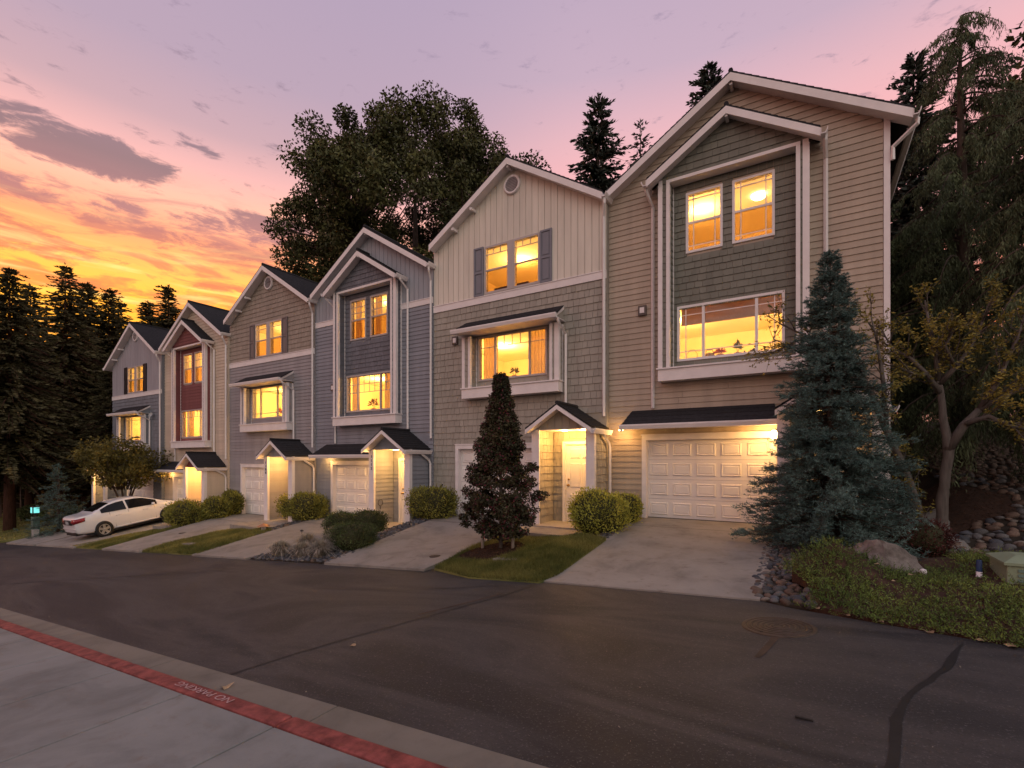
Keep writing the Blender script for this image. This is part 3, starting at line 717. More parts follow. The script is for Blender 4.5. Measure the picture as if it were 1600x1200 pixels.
sconce(H[2], 3.86, -.50, 1.95, 28); canopy_light(H[2], .80, -.28, 2.175, 10)
sconce(H[1], 1.90, -.30, 2.02, 36)
# ------------------------------------------------------------------ things in the lit windows
CURT = mat('curtain_cloth', (.62, .42, .20), .9, .10, 6, trans=.35); VAL = mat('blind_cloth', (.45, .28, .18), .9, .1, 5, trans=.3)
LEAFI = mat('house_plant_leaf', (.07, .09, .02), .6, .3, 10); OLIVEI = mat('olive_house_plant', (.22, .10, .03), .6, .4, 10); TERRA = mat('terracotta', (.45, .16, .06), .7, .1); REDF = mat('red_petals', (.55, .06, .03), .6, .25, 14)
IVORY = mat('ivory_ceramic', (.55, .42, .28), .4, .08); WICK = mat('wicker', (.30, .17, .06), .8, .3, 30); DKW = mat('dark_upholstery', (.05, .03, .025), .7, .15); REDD = mat('orange_door', (.55, .12, .03), .5, .06)
def at(h, x, y, z): return (HX[h] + x, HY[h] + y, HZ[h] + z)
def curtain(h, x0, x1, z0, z1, label, y=.22):
    n = int((x1 - x0) / .018); xs = np.linspace(x0, x1, n); ys = y + .035 * np.sin((xs - x0) * 62 + random.random() * 6) + .01 * np.sin(xs * 23)
    ys = ys - y; xs = xs - x0
    mb = MB(); mb.add([(a, b, 0) for a, b in zip(xs, ys)] + [(a, b, z1 - z0) for a, b in zip(xs, ys)], [(i, i + 1, n + i + 1, n + i) for i in range(n - 1)], True)
    thing(mb.build('curtain', CURT, None, at(h, x0, y, z0)), label, 'curtain', 'curtains in the lit windows')
curtain(5, 1.76, 2.27, 3.6, 5.33, 'gathered tan curtain at the left of the wide window below the cream gable')
curtain(5, 3.42, 3.98, 3.6, 5.33, 'gathered tan curtain at the right of the wide window below the cream gable')
curtain(4, 3.36, 3.94, 3.5, 5.12, 'brown curtain at the right of the slate bay\'s lower window')
curtain(4, 1.76, 2.10, 3.5, 5.12, 'narrow brown curtain at the left of the slate bay\'s lower window')
curtain(4, 1.95, 2.25, 6.2, 7.8, 'tan curtain inside the left upper window of the slate bay')
curtain(4, 2.96, 3.2, 6.2, 7.8, 'tan curtain inside the right upper window of the slate bay')
curtain(2, 1.78, 2.3, 3.5, 5.1, 'tan curtain at the left of the maroon bay\'s lower window')
v = MB().box(0, 2.2, 0, .03, 0, .42).box(0, 2.2, -.01, .04, -.02, .0)
thing(v.build('roman_blind', VAL, None, at(6, 1.75, .24, 4.72)), 'raised brown blind across the top of the sage bay\'s wide window', 'blind')
def sill_plant(h, x, z, label, ht=.32, petals=None, pot=TERRA, n=60, y=.30, spread=.16):
    e = empty('potted_plant', at(h, x, y, z)); thing(e, label, 'plant', 'plants on the window sills')
    MB().lathe([(.055, 0), (.075, .10), (.085, .105), (.085, .13), (.07, .13), (.066, .10)], (0, 0, 0), 14).build('pot', pot, e)
    d = rdir(n); d[:, 2] = abs(d[:, 2]); C = d * np.array([spread, spread * .8, ht * .6]) * RNG.uniform(.5, 1, (n, 1)) + np.array([0, 0, .13 + ht * .25])
    V, F = leaves(C, unit(d + .4 * rdir(n)) * .05, rdir(n) * .022); np_mesh('foliage', V, F, petals or LEAFI, e)
    sb = MB()
    for k in range(5): sb.tube([(0, 0, .11), tuple(C[k])], .004, 4)
    sb.build('stem', LEAFI, e)
def rest(name, h, x, z, y, mb, m, label, cat): thing(mb.build(name, m, None, at(h, x, y, z)), label, cat)
sill_plant(5, 2.80, 4.0, 'potted plant in the middle of the wide window below the cream gable', .30)
sill_plant(4, 2.75, 3.79, 'bushy red-leaved potted plant in the slate bay\'s lower window', .42, OLIVEI, n=110, spread=.22)
sill_plant(3, 3.1, 4.0, 'tall red-flowered plant in the window under the brown shingled gable', .42, REDF, n=80)
sill_plant(2, 3.35, 3.79, 'small orange plant in the maroon bay\'s lower window', .2, TERRA, n=50)
sill_plant(1, 2.2, 4.0, 'small dark plant in the wide window of the pale grey townhouse', .2)
sill_plant(6, 2.62, 3.79, 'red flowers on the sill of the sage bay\'s wide window', .16, REDF, n=90, spread=.14)
sill_plant(6, 3.00, 3.79, 'tall green plant in a vase on the sage bay\'s window sill', .36, None, IVORY, 70, spread=.10)
MBb = MB().lathe([(.08, 0), (.11, .04), (.115, .14), (.10, .18)], (0, 0, 0), 18).tube([(-.1, 0, .15), (-.06, 0, .27), (.06, 0, .27), (.1, 0, .15)], .008, 6)
rest('wicker_basket', 6, 2.38, 3.79, .32, MBb, WICK, 'wicker basket with a handle left of the red flowers on the sage bay\'s sill', 'basket')
MBt = MB().lathe([(.05, 0), (.10, .03), (.115, .09), (.09, .15), (.03, .17), (.02, .19), (.005, .2)], (0, 0, 0), 18).tube([(-.10, 0, .08), (-.17, 0, .10), (-.20, 0, .16)], .016, 8).tube([(.10, 0, .13), (.16, 0, .12), (.15, 0, .06), (.09, 0, .05)], .01, 6)
rest('teapot', 6, 3.33, 3.79, .32, MBt, DKW, 'dark teapot at the right of the sage bay\'s window sill', 'teapot')
MBc = MB().tube([(-.12, 0, 0), (-.12, 0, .22), (-.05, 0, .32), (.05, 0, .32), (.12, 0, .22), (.12, 0, 0)], .008, 6).box(-.14, .14, -.02, .02, 0, .02)
rest('wire_stand', 6, 1.98, 3.79, .34, MBc, BRASS, 'arched brass wire stand at the left end of the sage bay\'s window', 'stand')
ch = empty('armchair', at(5, 3.72, .95, 2.73)); thing(ch, 'dark armchair seen in the right of the wide window below the cream gable', 'armchair')
MB().box(-.38, .38, -.35, .35, .18, .5).build('seat', DKW, ch, bevel=.03); MB().box(-.38, .38, .22, .38, .5, 1.5).build('backrest', DKW, ch, bevel=.04)
for s in (-1, 1): MB().box(s * .39 - .07, s * .39 + .07, -.35, .3, .3, .72).build('armrest', DKW, ch, bevel=.03)
for s in (-1, 1):
    for q in (-1, 1): MB().box(s * .32 - .03, s * .32 + .03, q * .28 - .03, q * .28 + .03, 0, .18).build('leg', DKW, ch)
MB().box(2.95, 3.75, 3.85, 3.895, 2.72, 4.75).build('inner_door', REDD, H[5])
hb = MB().box(0, 1.1, 0, .06, 0, 1.12).box(-.04, 1.14, -.02, .08, 1.121, 1.17)
rest('headboard', 5, 1.98, 5.73, .55, hb, DKW, 'dark headboard in the left upper window of the cream gable', 'headboard')
# pendant seen through the wide window
pd_ = empty('pendant_lamp', at(5, 3.05, 1.1, 5.40)); thing(pd_, 'small brass pendant fitting hanging in the wide window below the cream gable', 'pendant')
MB().lathe([(.12, .03), (.12, .0), (.03, -.02)], (0, 0, 0), 16).build('canopy', BRASS, pd_)
MB().tube([(0, 0, 0), (.02, 0, -.12), (-.01, 0, -.28)], .008, 5).build('chain', BRASS, pd_)
MB().lathe([(.01, -.28), (.035, -.31), (.04, -.37), (.01, -.40)], (-.01, 0, 0), 10).build('finial', BRASS, pd_)
# ------------------------------------------------------------------ ground, road, pavement, drives
SOIL = mat('soil', (.035, .026, .018), .95, .35, 3, .5, 40)
GRASSM = mat('lawn_grass', (.09, .115, .03), .8, .35, 1.2, .2, 60, .25, c2=(.17, .165, .05))
def asphalt_mat():
    m = bpy.data.materials.new('asphalt'); m.use_nodes = True; t_ = m.node_tree; b = t_.nodes['Principled BSDF']; q = G(t_)
    v = nd('ShaderNodeTexCoord', t_).outputs['Object']
    mp = nd('ShaderNodeMapping', t_); mp.inputs['Scale'].default_value = (.35, 1.0, 1); t_.links.new(v, mp.inputs[0])
    big = q.noise(mp.outputs[0], .55, 6, .62, 1.2); mid = q.noise(v, 3.2, 4, .6); fine = q.noise(v, 52, 3, .75)
    c = q.ramp(big, [(.30, (.011, .0115, .013)), (.43, (.020, .020, .0225)), (.54, (.052, .048, .048)), (.63, (.030, .029, .031)), (.76, (.013, .0135, .015))])
    c = q.mix(q.m('MULTIPLY', q.sstep(mid, .4, .8), .35), c, (.030, .027, .027, 1))
    sp_ = q.sstep(fine, .57, .68); c = q.mix(q.m('MULTIPLY', sp_, .70), c, (.125, .120, .120, 1))
    dk = q.sstep(q.noise(v, 38, 3, .75), .58, .70); c = q.mix(q.m('MULTIPLY', dk, .75), c, (.018, .016, .017, 1))
    t_.links.new(c, b.inputs['Base Color']); t_.links.new(q.m('ADD', q.m('MULTIPLY', big, .25), .55), b.inputs['Roughness']); b.inputs['Specular IOR Level'].default_value = .35
    bn = nd('ShaderNodeBump', t_); bn.inputs['Strength'].default_value = .55; bn.inputs['Distance'].default_value = .006; t_.links.new(fine, bn.inputs['Height']); t_.links.new(bn.outputs[0], b.inputs['Normal'])
    return m
ASPH = asphalt_mat()
def concrete_mat(name, c, stain=.5, dirt=(.16, .13, .11)):
    m = bpy.data.materials.new(name); m.use_nodes = True; t_ = m.node_tree; b = t_.nodes['Principled BSDF']; q = G(t_)
    v = nd('ShaderNodeTexCoord', t_).outputs['Object']
    big = q.noise(v, 1.1, 6, .65, .5); mid = q.noise(v, 5, 5, .65); fine = q.noise(v, 140, 2, .7)
    col = q.ramp(big, [(.30, tuple(x * .66 for x in c)), (.50, c), (.72, tuple(min(1, x * 1.16) for x in c))])
    col = q.mix(q.m('MULTIPLY', q.sstep(mid, .52, .80), stain), col, (*dirt, 1))
    col = q.mix(q.m('MULTIPLY', q.sstep(fine, .60, .75), .28), col, tuple(x * .45 for x in c) + (1,))
    oi = nd('ShaderNodeObjectInfo', t_); hsv = nd('ShaderNodeHueSaturation', t_); t_.links.new(col, hsv.inputs['Color'])
    t_.links.new(q.m('ADD', q.m('MULTIPLY', oi.outputs['Random'], .14), .93), hsv.inputs['Value'])
    t_.links.new(hsv.outputs[0], b.inputs['Base Color']); b.inputs['Roughness'].default_value = .85; b.inputs['Specular IOR Level'].default_value = .3
    bn = nd('ShaderNodeBump', t_); bn.inputs['Strength'].default_value = .35; bn.inputs['Distance'].default_value = .004; t_.links.new(fine, bn.inputs['Height']); t_.links.new(bn.outputs[0], b.inputs['Normal'])
    return m
DRIVE = concrete_mat('drive_concrete', (.27, .25, .225), .85); WALK = concrete_mat('pavement_concrete', (.205, .21, .205), .75); PAN = concrete_mat('gutter_concrete', (.20, .18, .15), .6)
REDK = mat('red_kerb_paint', (.18, .036, .034), .75, .35, 9, .4, 90, c2=(.235, .06, .052)); PAINT = mat('white_stencil_paint', (.42, .27, .27), .8, .35, 40)
CRACK = mat('crack_seal', (.013, .013, .014), .6, .3, 8); RUST = mat('rust_stain', (.055, .036, .026), .8, .3, 5); IRON = mat('cast_iron', (.065, .048, .038), .6, .3, 12, .4, 60, metal=.3)
# terrain sheet
def axis(*seg):
    o = []
    for a, b, s in seg: o += list(np.arange(a, b, s))
    return np.array(o + [seg[-1][1]])
gx = axis((-400, -90, 30), (-90, -45, 3), (-45, 8, .35), (8, 40, 4), (40, 400, 30)); gy = axis((-300, -20, 40), (-20, 1, 3), (1, 26, .35), (26, 60, 4), (60, 420, 40))
XX, YY = np.meshgrid(gx, gy); ZZ = zg(XX, YY) - .07 - .05 * ((YY < 6.9)) 
ny, nx = XX.shape; idx = np.arange(nx * ny).reshape(ny, nx)
F = np.stack([idx[:-1, :-1], idx[:-1, 1:], idx[1:, 1:], idx[1:, :-1]], -1).reshape(-1, 4)
np_mesh('ground', np.stack([XX, YY, ZZ], -1), F, SOIL, kind='structure', smooth=True)
def sheet(name, poly, zf, m, kind='structure', th=.12, parent=None, step=.5):
    """polygon (x, y) draped on height function zf with a skirt; made of strips across x"""
    bm = __import__('bmesh').new(); import bmesh
    vs = [bm.verts.new((x, y, 0)) for x, y in poly]; bm.faces.new(vs)
    xs = [p[0] for p in poly]; ys = [p[1] for p in poly]
    for k in np.arange(min(xs) + step, max(xs), step): bmesh.ops.bisect_plane(bm, geom=bm.verts[:] + bm.edges[:] + bm.faces[:], plane_co=(k, 0, 0), plane_no=(1, 0, 0))
    for k in np.arange(min(ys) + step, max(ys), step): bmesh.ops.bisect_plane(bm, geom=bm.verts[:] + bm.edges[:] + bm.faces[:], plane_co=(0, k, 0), plane_no=(0, 1, 0))
    for v in bm.verts: v.co.z = float(zf(v.co.x, v.co.y))
    edges = [e for e in bm.edges if e.is_boundary]
    ret = bmesh.ops.extrude_edge_only(bm, edges=edges)
    for v in ret['geom']:
        if isinstance(v, bmesh.types.BMVert): v.co.z -= th
    bmesh.ops.recalc_face_normals(bm, faces=bm.faces[:])
    me = bpy.data.meshes.new(name); bm.to_mesh(me); bm.free(); me.materials.append(m)
    o = bpy.data.objects.new(name, me); return link(o, parent, kind)
def zroad(x, y): return zr(x) + .0 
RE = [(-110, 7.15), (-3.4, 7.15), (-.62, 6.62), (-.13, 6.3), (.71, 5.95), (1.5, 5.62), (3.2, 4.9), (6, 3.6), (9, 2.9)]       # far edge of the carriageway
road = sheet('road', [(-110, 2.44), (9, 2.44)] + RE[::-1], lambda x, y: zr(x), ASPH, step=1.5)
# near pavement: gutter pan, red kerb, slabs (each cast piece its own part)
pav = sheet('pavement', [(-60, -12), (12, -12), (12, 1.92), (-60, 1.92)], lambda x, y: zr(x) + .05, SOIL, step=3)
J = [-5.43 + 1.2 * k for k in range(-32, 13)]
def slab(name, x0, x1, y0, y1, dz, m, par, th=.1, g_=.006, top=None):
    mb = MB(); a, b = x0 + g_, x1 - g_
    P = [(a, y0, zr(a) + dz), (b, y0, zr(b) + dz), (b, y1, zr(b) + (top if top is not None else dz)), (a, y1, zr(a) + (top if top is not None else dz))]
    mb.add(P + [(x, y, z - th) for x, y, z in P], [(0, 1, 2, 3), (0, 4, 5, 1), (1, 5, 6, 2), (2, 6, 7, 3), (3, 7, 4, 0)])
    return mb.build(name, m, par, bevel=.022 if name == 'kerb_stone' else .007)
for a, b in zip(J[:-1], J[1:]):
    if a < -26: continue
    for y0, y1 in ((-3.3, -1.5), (-1.5, .20), (.20, 1.93)):
        slab('slab', a, b, y0 + .006, y1 - .004, .100, WALK, pav)
K = [-5.52 + 2.48 * k for k in range(-16, 6)]
kerb = sheet('kerb', [(-60, 1.95), (7, 1.95), (7, 2.07), (-60, 2.07)], lambda x, y: zr(x) - .02, SOIL, step=3, th=.1)
for a, b in zip(K[:-1], K[1:]):
    slab('kerb_stone', a, b, 1.935, 2.085, .105, REDK, kerb, .2, .004)
    slab('gutter_pan', a, b, 2.089, 2.452, .004, PAN, kerb, .1, .004, top=.010)
def flat_text(txt, x, y, rot, size, m, par, z):
    cu = bpy.data.curves.new('lettering', 'FONT'); cu.body = txt; cu.size = size; cu.align_x = 'CENTER'; cu.align_y = 'CENTER'; cu.extrude = .0008
    o = bpy.data.objects.new('tmp', cu); COL.objects.link(o); dg_ = bpy.context.evaluated_depsgraph_get()
    me = bpy.data.meshes.new_from_object(o.evaluated_get(dg_)); bpy.data.objects.remove(o); me.materials.clear(); me.materials.append(m)
    d = bpy.data.objects.new('lettering', me); link(d, par); d.location = (x, y, z); d.rotation_euler = rot; return d
lt = flat_text('NO PARKING', -4.10, 2.012, (0, math.atan(.07), math.pi), .105, PAINT, kerb, float(zr(-4.10) + .1095))
lt.scale = (1.3, .85, 1)
def strip(name, pts, w, m, par=None, dz=.004, wob=.0, base=None):
    """flat band laid on the road along pts"""
    P = np.array(pts, float); q = []
    for i in range(len(P) - 1):
        n = max(2, int(np.linalg.norm(P[i + 1] - P[i]) / .12))
        for k in range(n): q.append(P[i] + (P[i + 1] - P[i]) * k / n)
    q.append(P[-1]); q = np.array(q); n = len(q); q[:, :2] += np.cumsum(RNG.normal(0, wob, (n, 2)), 0) * .6
    d = np.gradient(q, axis=0); d /= np.linalg.norm(d, axis=1)[:, None]; nn = np.stack([-d[:, 1], d[:, 0]], 1); wi = (w if not np.isscalar(w) else np.full(n, w))
    if not np.isscalar(w): wi = np.interp(np.linspace(0, 1, n), np.linspace(0, 1, len(w)), w)
    wi = wi * RNG.uniform(.75, 1.25, n)
    A = q + nn * wi[:, None] / 2; B = q - nn * wi[:, None] / 2
    zf = base or (lambda x, y: zr(x))
    V = [(x, y, float(zf(x, y)) + dz) for x, y in A] + [(x, y, float(zf(x, y)) + dz) for x, y in B]
    return MB().add(V, [(i, n + i, n + i + 1, i + 1) for i in range(n - 1)]).build(name, m, par)
strip('crack_seal', [(-4.55, 2.46), (-4.45, 3.1), (-4.29, 3.69), (-4.0, 4.7), (-3.66, 5.82), (-3.55, 6.5)], .028, CRACK, road, wob=.008)
strip('crack_seal', [(.36, 3.2), (.49, 3.82), (.60, 4.15), (.72, 4.45), (.92, 4.95), (1.11, 5.5)], [.05, .06, .035, .04, .05, .015], CRACK, road, wob=.016)
strip('crack_seal', [(-16, 2.6), (-13.5, 4.2), (-11.5, 5.4), (-10.2, 6.8)], .03, CRACK, road, wob=.01)
strip('crack_seal', [(-7.2, 5.2), (-5.4, 5.55), (-4.1, 6.3)], .018, CRACK, road, wob=.008)
strip('rust_stain', [(-.26, 5.22), (-.30, 4.95), (-.36, 4.62)], [.06, .075, .05], RUST, road, wob=.004)
strip('rust_stain', [(-3.75, 5.9), (-3.98, 5.2), (-4.2, 4.6)], [.03, .05, .04], RUST, road, wob=.004)
MB().box(-.05, .05, -.009, .009, 0, .009).build('bitumen_chip', CRACK, road, (-.02, 3.62, float(zr(-.02)) + .004))
# manhole
mh = empty('manhole_cover', (-.25, 5.55, float(zr(-.25)) + .003)); mh.rotation_euler = (0, -math.atan(.07), 0); thing(mh, 'round rusty manhole cover with concentric rings in the asphalt', 'manhole')
MB().lathe([(.335, -.03), (.335, .005), (.325, .008), (.30, .008), (.295, .003), (.295, -.03)], (0, 0, 0), 48).build('frame', IRON, mh)
lid = MB().lathe([(.29, -.03), (.29, .004), (.28, .006), (.0001, .006)], (0, 0, 0), 48).build('lid', IRON, mh)
for r_ in (.255, .205, .155, .105, .055):
    MB().lathe([(r_ + .013, .0055), (r_ + .010, .012), (r_ - .010, .012), (r_ - .013, .0055)], (0, 0, 0), 40).build('ring', IRON, lid)
    gr_ = MB(); gr_.lathe([(r_ - .014, .0064), (r_ - .022, .0064)], (0, 0, 0), 40); gr_.f = gr_.f[:-2]; gr_.sm = gr_.sm[:-2]; gr_.build('groove', CRACK, lid)
for k in range(3): MB().box(-.02, .02, -.006, .006, .0065, .012).build('lifting_slot', CRACK, lid, (.265 * math.cos(2.1 * k), .265 * math.sin(2.1 * k), 0))
# driveways
DRV = {}
for h in range(1, 7):
    W = HX[h + 1] - HX[h]; a, b = (.86, 3.84) if h != 1 else (W - 3.84, W - .86)
    x0, x1 = HX[h] + a, HX[h] + b
    e0, e1 = {6: (x0, x1 + .05), 5: (x0 + .20, x1 + .10), 4: (x0 + .25, x1 - .05), 3: (x0 - .05, x1 - .2), 2: (x0 - 1.0, x1 + .1), 1: (x0 - .3, x1 + .4)}[h]
    yr = {6: (6.72, 6.52)}.get(h, (6.92, 6.92)); yh = HY[h] + .12; fl = HZ[h] - .015
    def zd(x, y, h=h, fl=fl, yh=yh): 
        u = min(1, max(0, (y - 6.7) / (yh - .9 - 6.7))); return float(zr(x)) * (1 - u) + fl * u + .022
    DRV[h] = zd
    dv = sheet('driveway', [(e0, yr[0]), (e1, yr[1]), (x1, 9.9), (x1, yh), (x0, yh), (x0, 9.9)], zd, DRIVE, step=.6, th=.16)
    strip('control_joint', [(x0 + .02, yh - 1.35), (x1 - .02, yh - 1.35)], .016, SOIL, dv, .003, 0, zd)
    # path from the drive to the porch
    p = (3.88, 5.58) if h % 2 == 0 else (4.07, 5.73)
    if h == 1: p = (W - 5.73, W - 4.07)
    ya = HY[h] - 1.14; zz = HZ[h] + .0
    px0, px1 = (HX[h] + b + .005, HX[h] + p[1] + .05) if h != 1 else (HX[h] + p[0] - .05, x0 - .005)
    if h == 6: px1 = HX[7] + .25
    sheet('path', [(px0, ya - .95), (px1, ya - .95), (px1, ya - .006), (px0, ya - .006)], lambda x, y, zz=zz: zz - .008, DRIVE, step=1, th=.14)
# side path and step beyond the near end house
sheet('path', [(1.66, 9.95), (2.15, 9.95), (2.3, 13), (1.7, 13)], lambda x, y: float(zg(x, y)) + .03, DRIVE, step=1)
# lawns
def dome(zf, poly, hgt):
    cx = sum(p[0] for p in poly) / len(poly); cy = sum(p[1] for p in poly) / len(poly)
    rx = max(abs(p[0] - cx) for p in poly); ry = max(abs(p[1] - cy) for p in poly)
    def f(x, y):
        q = max(0, 1 - ((x - cx) / rx) ** 2) * max(0, 1 - ((y - cy) / ry) ** 2)
        return float(zg(x, y)) + .02 + hgt * q
    return f
def inside(poly, x, y):
    c = np.zeros(len(x), bool); n = len(poly)
    for i in range(n):
        (x0, y0), (x1, y1) = poly[i], poly[(i + 1) % n]
        if y0 == y1: continue
        c ^= ((y0 > y) != (y1 > y)) & (x < (x1 - x0) * (y - y0) / (y1 - y0) + x0)
    return c
def scatter(poly, n):
    xs = [p[0] for p in poly]; ys = [p[1] for p in poly]; X = RNG.uniform(min(xs), max(xs), n * 3); Y = RNG.uniform(min(ys), max(ys), n * 3)
    k = inside(poly, X, Y); return X[k][:n], Y[k][:n]
BLADE = mat('grass_blade', (.115, .150, .030), .7, .40, .9, piece=.4, c2=(.21, .19, .055), trans=.25)
def lawn(poly, n, hgt=.05, h_=(.03, .07), w=.006, holes=()):
    zf = dome(zg, poly, hgt); l = sheet('lawn', poly, zf, GRASSM, step=.5, th=.1)
    X, Y = scatter(poly, n); k = np.ones(len(X), bool)
    for hp in holes: k &= ~inside(hp, X, Y)
    X, Y = X[k], Y[k]; m_ = len(X); Z = np.array([zf(a, b) for a, b in zip(X, Y)]); B = np.stack([X, Y, Z - .005], 1)
    hh = RNG.uniform(*h_, m_) * (.8 + .5 * np.sin(X * 3.1 + Y * 1.7) ** 2); T = B + np.stack([RNG.normal(0, .4, m_) * hh, RNG.normal(0, .4, m_) * hh, hh], 1)
    a = RNG.uniform(0, np.pi, m_); Wd = np.stack([np.cos(a), np.sin(a), 0 * a], 1) * w
    V, Fc = blades(B, T, Wd); o = np_mesh('grass', V, Fc, BLADE, None, kind='stuff'); o['category'] = 'grass'; return l, zf, o
L5 = [(-6.02, 7.05), (-4.9, 6.62), (-3.55, 6.62), (-3.42, 7.0), (-3.46, 9.3), (-4.2, 9.64), (-4.4, 9.7), (-6.20, 9.7), (-6.24, 8.6)]
MUL = [(-5.95, 7.6), (-5.55, 7.42), (-5.02, 7.5), (-4.78, 7.9), (-4.9, 8.55), (-5.3, 8.95), (-5.75, 8.75), (-6.02, 8.2)]
l5, z5, g5 = lawn(L5, 60000, .10, (.04, .10), .005, [MUL]); g5['label'] = 'short green grass of the lawn round the columnar tree'
L3 = [(-18.2, 7.0), (-14.55, 7.0), (-14.85, 8.6), (-15.2, 9.6), (-16.8, 10.0), (-17.6, 9.6), (-18.0, 8.6)]
_, z3, g3 = lawn(L3, 20000, .10, (.04, .09), .009); g3['label'] = 'short green grass of the lawn strip before the brown shingled house'
L2 = [(-23.9, 7.0), (-20.75, 7.0), (-20.7, 9.3), (-22.4, 9.9), (-23.5, 9.6)]
_, z2, g2 = lawn(L2, 14000, .08, (.03, .07), .011); g2['label'] = 'grass strip right of the white saloon car'
L0 = [(-60, 7.0), (-33.6, 7.0), (-31.9, 7.9), (-31.6, 10.2), (-36, 13), (-60, 13)]
_, z0, g0 = lawn(L0, 12000, .05, (.04, .09), .016); g0['label'] = 'rough grass beyond the last drive at the far left'
# mulch ring and beds
MULCH = mat('bark_mulch', (.045, .022, .013), .95, .4, 9, .8, 45, .25); CHIP = mat('bark_chip', (.06, .028, .015), .9, .4, 6, piece=.35)
def mulch(poly, zf, n, label, dz=.03):
    o = sheet('mulch_bed', poly, lambda x, y: zf(x, y) + dz, MULCH, step=.3, th=.12)
    X, Y = scatter(poly, n); C = np.stack([X, Y, np.array([zf(a, b) for a, b in zip(X, Y)]) + dz + .008], 1)
    U = rdir(len(X)) * np.array([1, 1, .4]) * .028; Wd = rdir(len(X)) * np.array([1, 1, .5]) * .009; V, Fc = leaves(C, U, Wd)
    np_mesh('bark_chips', V, Fc, CHIP, o, kind='stuff'); return o
mulch(MUL, z5, 3500, 'x', .035)
# ------------------------------------------------------------------ planting
BARK = mat('bark', (.075, .052, .04), .9, .35, 3, .8, 30, streak=(6, 6, 1)); BARKR = mat('red_bark', (.09, .04, .028), .9, .35, 3, .8, 30, streak=(6, 6, 1))
BARKG = mat('grey_bark', (.12, .10, .088), .9, .30, 3, .8, 30, streak=(6, 6, 1))
FIR = mat('fir_needles', (.060, .055, .024), .85, .4, .5, piece=.45, c2=(.098, .083, .036)); FIR2 = mat('dark_fir_needles', (.042, .056, .048), .8, .35, .5, piece=.35, c2=(.066, .080, .064))
SPRUCE = mat('blue_spruce_needles', (.060, .108, .098), .75, .3, 1.5, piece=.45, c2=(.115, .185, .165)); CEDAR = mat('weeping_cedar_sprays', (.050, .072, .036), .8, .4, .8, piece=.4, c2=(.095, .115, .055))
OAK = mat('broad_leaf_dark', (.048, .056, .018), .7, .4, .35, piece=.45, c2=(.088, .090, .028)); OLIVE = mat('olive_leaf', (.20, .18, .035), .7, .3, 1, piece=.4, c2=(.30, .23, .05), trans=.3)
PURP = mat('purple_green_leaf', (.026, .030, .012), .6, .35, 2, piece=.45, c2=(.052, .042, .018)); PURR = mat('red_purple_leaf', (.12, .022, .035), .6, .3, 3, piece=.4)
SMALL = mat('yellow_green_leaf', (.095, .092, .022), .7, .35, 1, piece=.4, c2=(.16, .13, .032), trans=.3)
HEDGE = mat('hedge_leaf', (.165, .175, .032), .7, .3, 2.5, piece=.45, c2=(.27, .255, .05), trans=.2); BOX = mat('box_leaf', (.045, .065, .020), .7, .3, 2.5, piece=.4, c2=(.075, .095, .03))
LIME = mat('lime_shrub_leaf', (.28, .30, .045), .7, .3, 3, piece=.4, c2=(.46, .44, .08), trans=.25); BARB = mat('dark_red_leaf', (.050, .014, .012), .7, .3, 4, piece=.45, c2=(.085, .022, .018))
JUN = mat('juniper_sprays', (.065, .135, .026), .8, .35, 1.2, piece=.45, c2=(.14, .19, .04)); FESC = mat('blue_fescue_blade', (.30, .31, .27), .8, .25, 2, piece=.35, c2=(.46, .39, .30))
CORE = mat('inner_twigs', (.040, .040, .018), .95, .3, 5)
def conifer_data(seed, H, R0, whorls, nb, per, ln, wd, droop=.35, z0=.06, tipup=.12, power=.85):
    r = np.random.default_rng(seed); B = []; D = []; L_ = []; TW = MB()
    for k in range(whorls):
        tt = z0 + (1 - z0) * (k + r.uniform(-.3, .3)) / whorls; tt = min(max(tt, z0), .985); zc0 = H * tt; env = R0 * (1 - tt) ** power + .03 * R0
        n = max(3, int(nb * (.55 + .45 * (1 - tt))))
        for j in range(n):
            zc = min(H * .985, zc0 + r.normal(0, 1.8 * H / whorls))
            a = 2 * math.pi * (j + r.uniform(-.35, .35)) / n + k * 1.9; L = env * (r.uniform(.45, 1.15) if r.random() < .8 else r.uniform(.9, 1.35)); d = np.array([math.cos(a), math.sin(a), 0]); side = np.array([-d[1], d[0], 0])
            m_ = max(4, int(per * (L / R0) ** .8)); s = r.uniform(.04, 1, m_)
            z = -droop * r.uniform(.5, 1.4) * L * s ** 1.5 + tipup * L * s ** 4 + (.22 * L * s if tt > .8 else 0)
            P = np.outer(s * L, d); P[:, 2] += zc + z
            sg = np.where(r.random(m_) < .5, 1, -1) * r.uniform(.2, 1.1, m_)
            dd = unit(np.outer(np.ones(m_), d) + np.outer(sg, side) + np.array([0, 0, -.18 + .5 * (tt > .9)]) + r.normal(0, .16, (m_, 3)))
            B.append(P); D.append(dd); L_.append(ln * r.uniform(.6, 1.2, m_) * (.5 + .5 * (1 - tt)) * (1.15 - .45 * s))
            if L > .35 * R0: TW.tube([(0, 0, zc), tuple(d * L * .5 + np.array([0, 0, zc - droop * L * .35])), tuple(d * L * .9 + np.array([0, 0, zc - droop * L * .8]))], [.012 * H * .25 * (1 - tt) + .008, .006 * H * .2, .004], 4)
    # leader
    m_ = 24; P = np.zeros((m_, 3)); P[:, 2] = H * r.uniform(.94, 1.0, m_); B.append(P); D.append(unit(r.normal(0, .5, (m_, 3)) + np.array([0, 0, .9]))); L_.append(np.full(m_, ln * .45))
    B, D, L_ = np.concatenate(B), np.concatenate(D), np.concatenate(L_)
    return r, B, D, L_, TW, wd
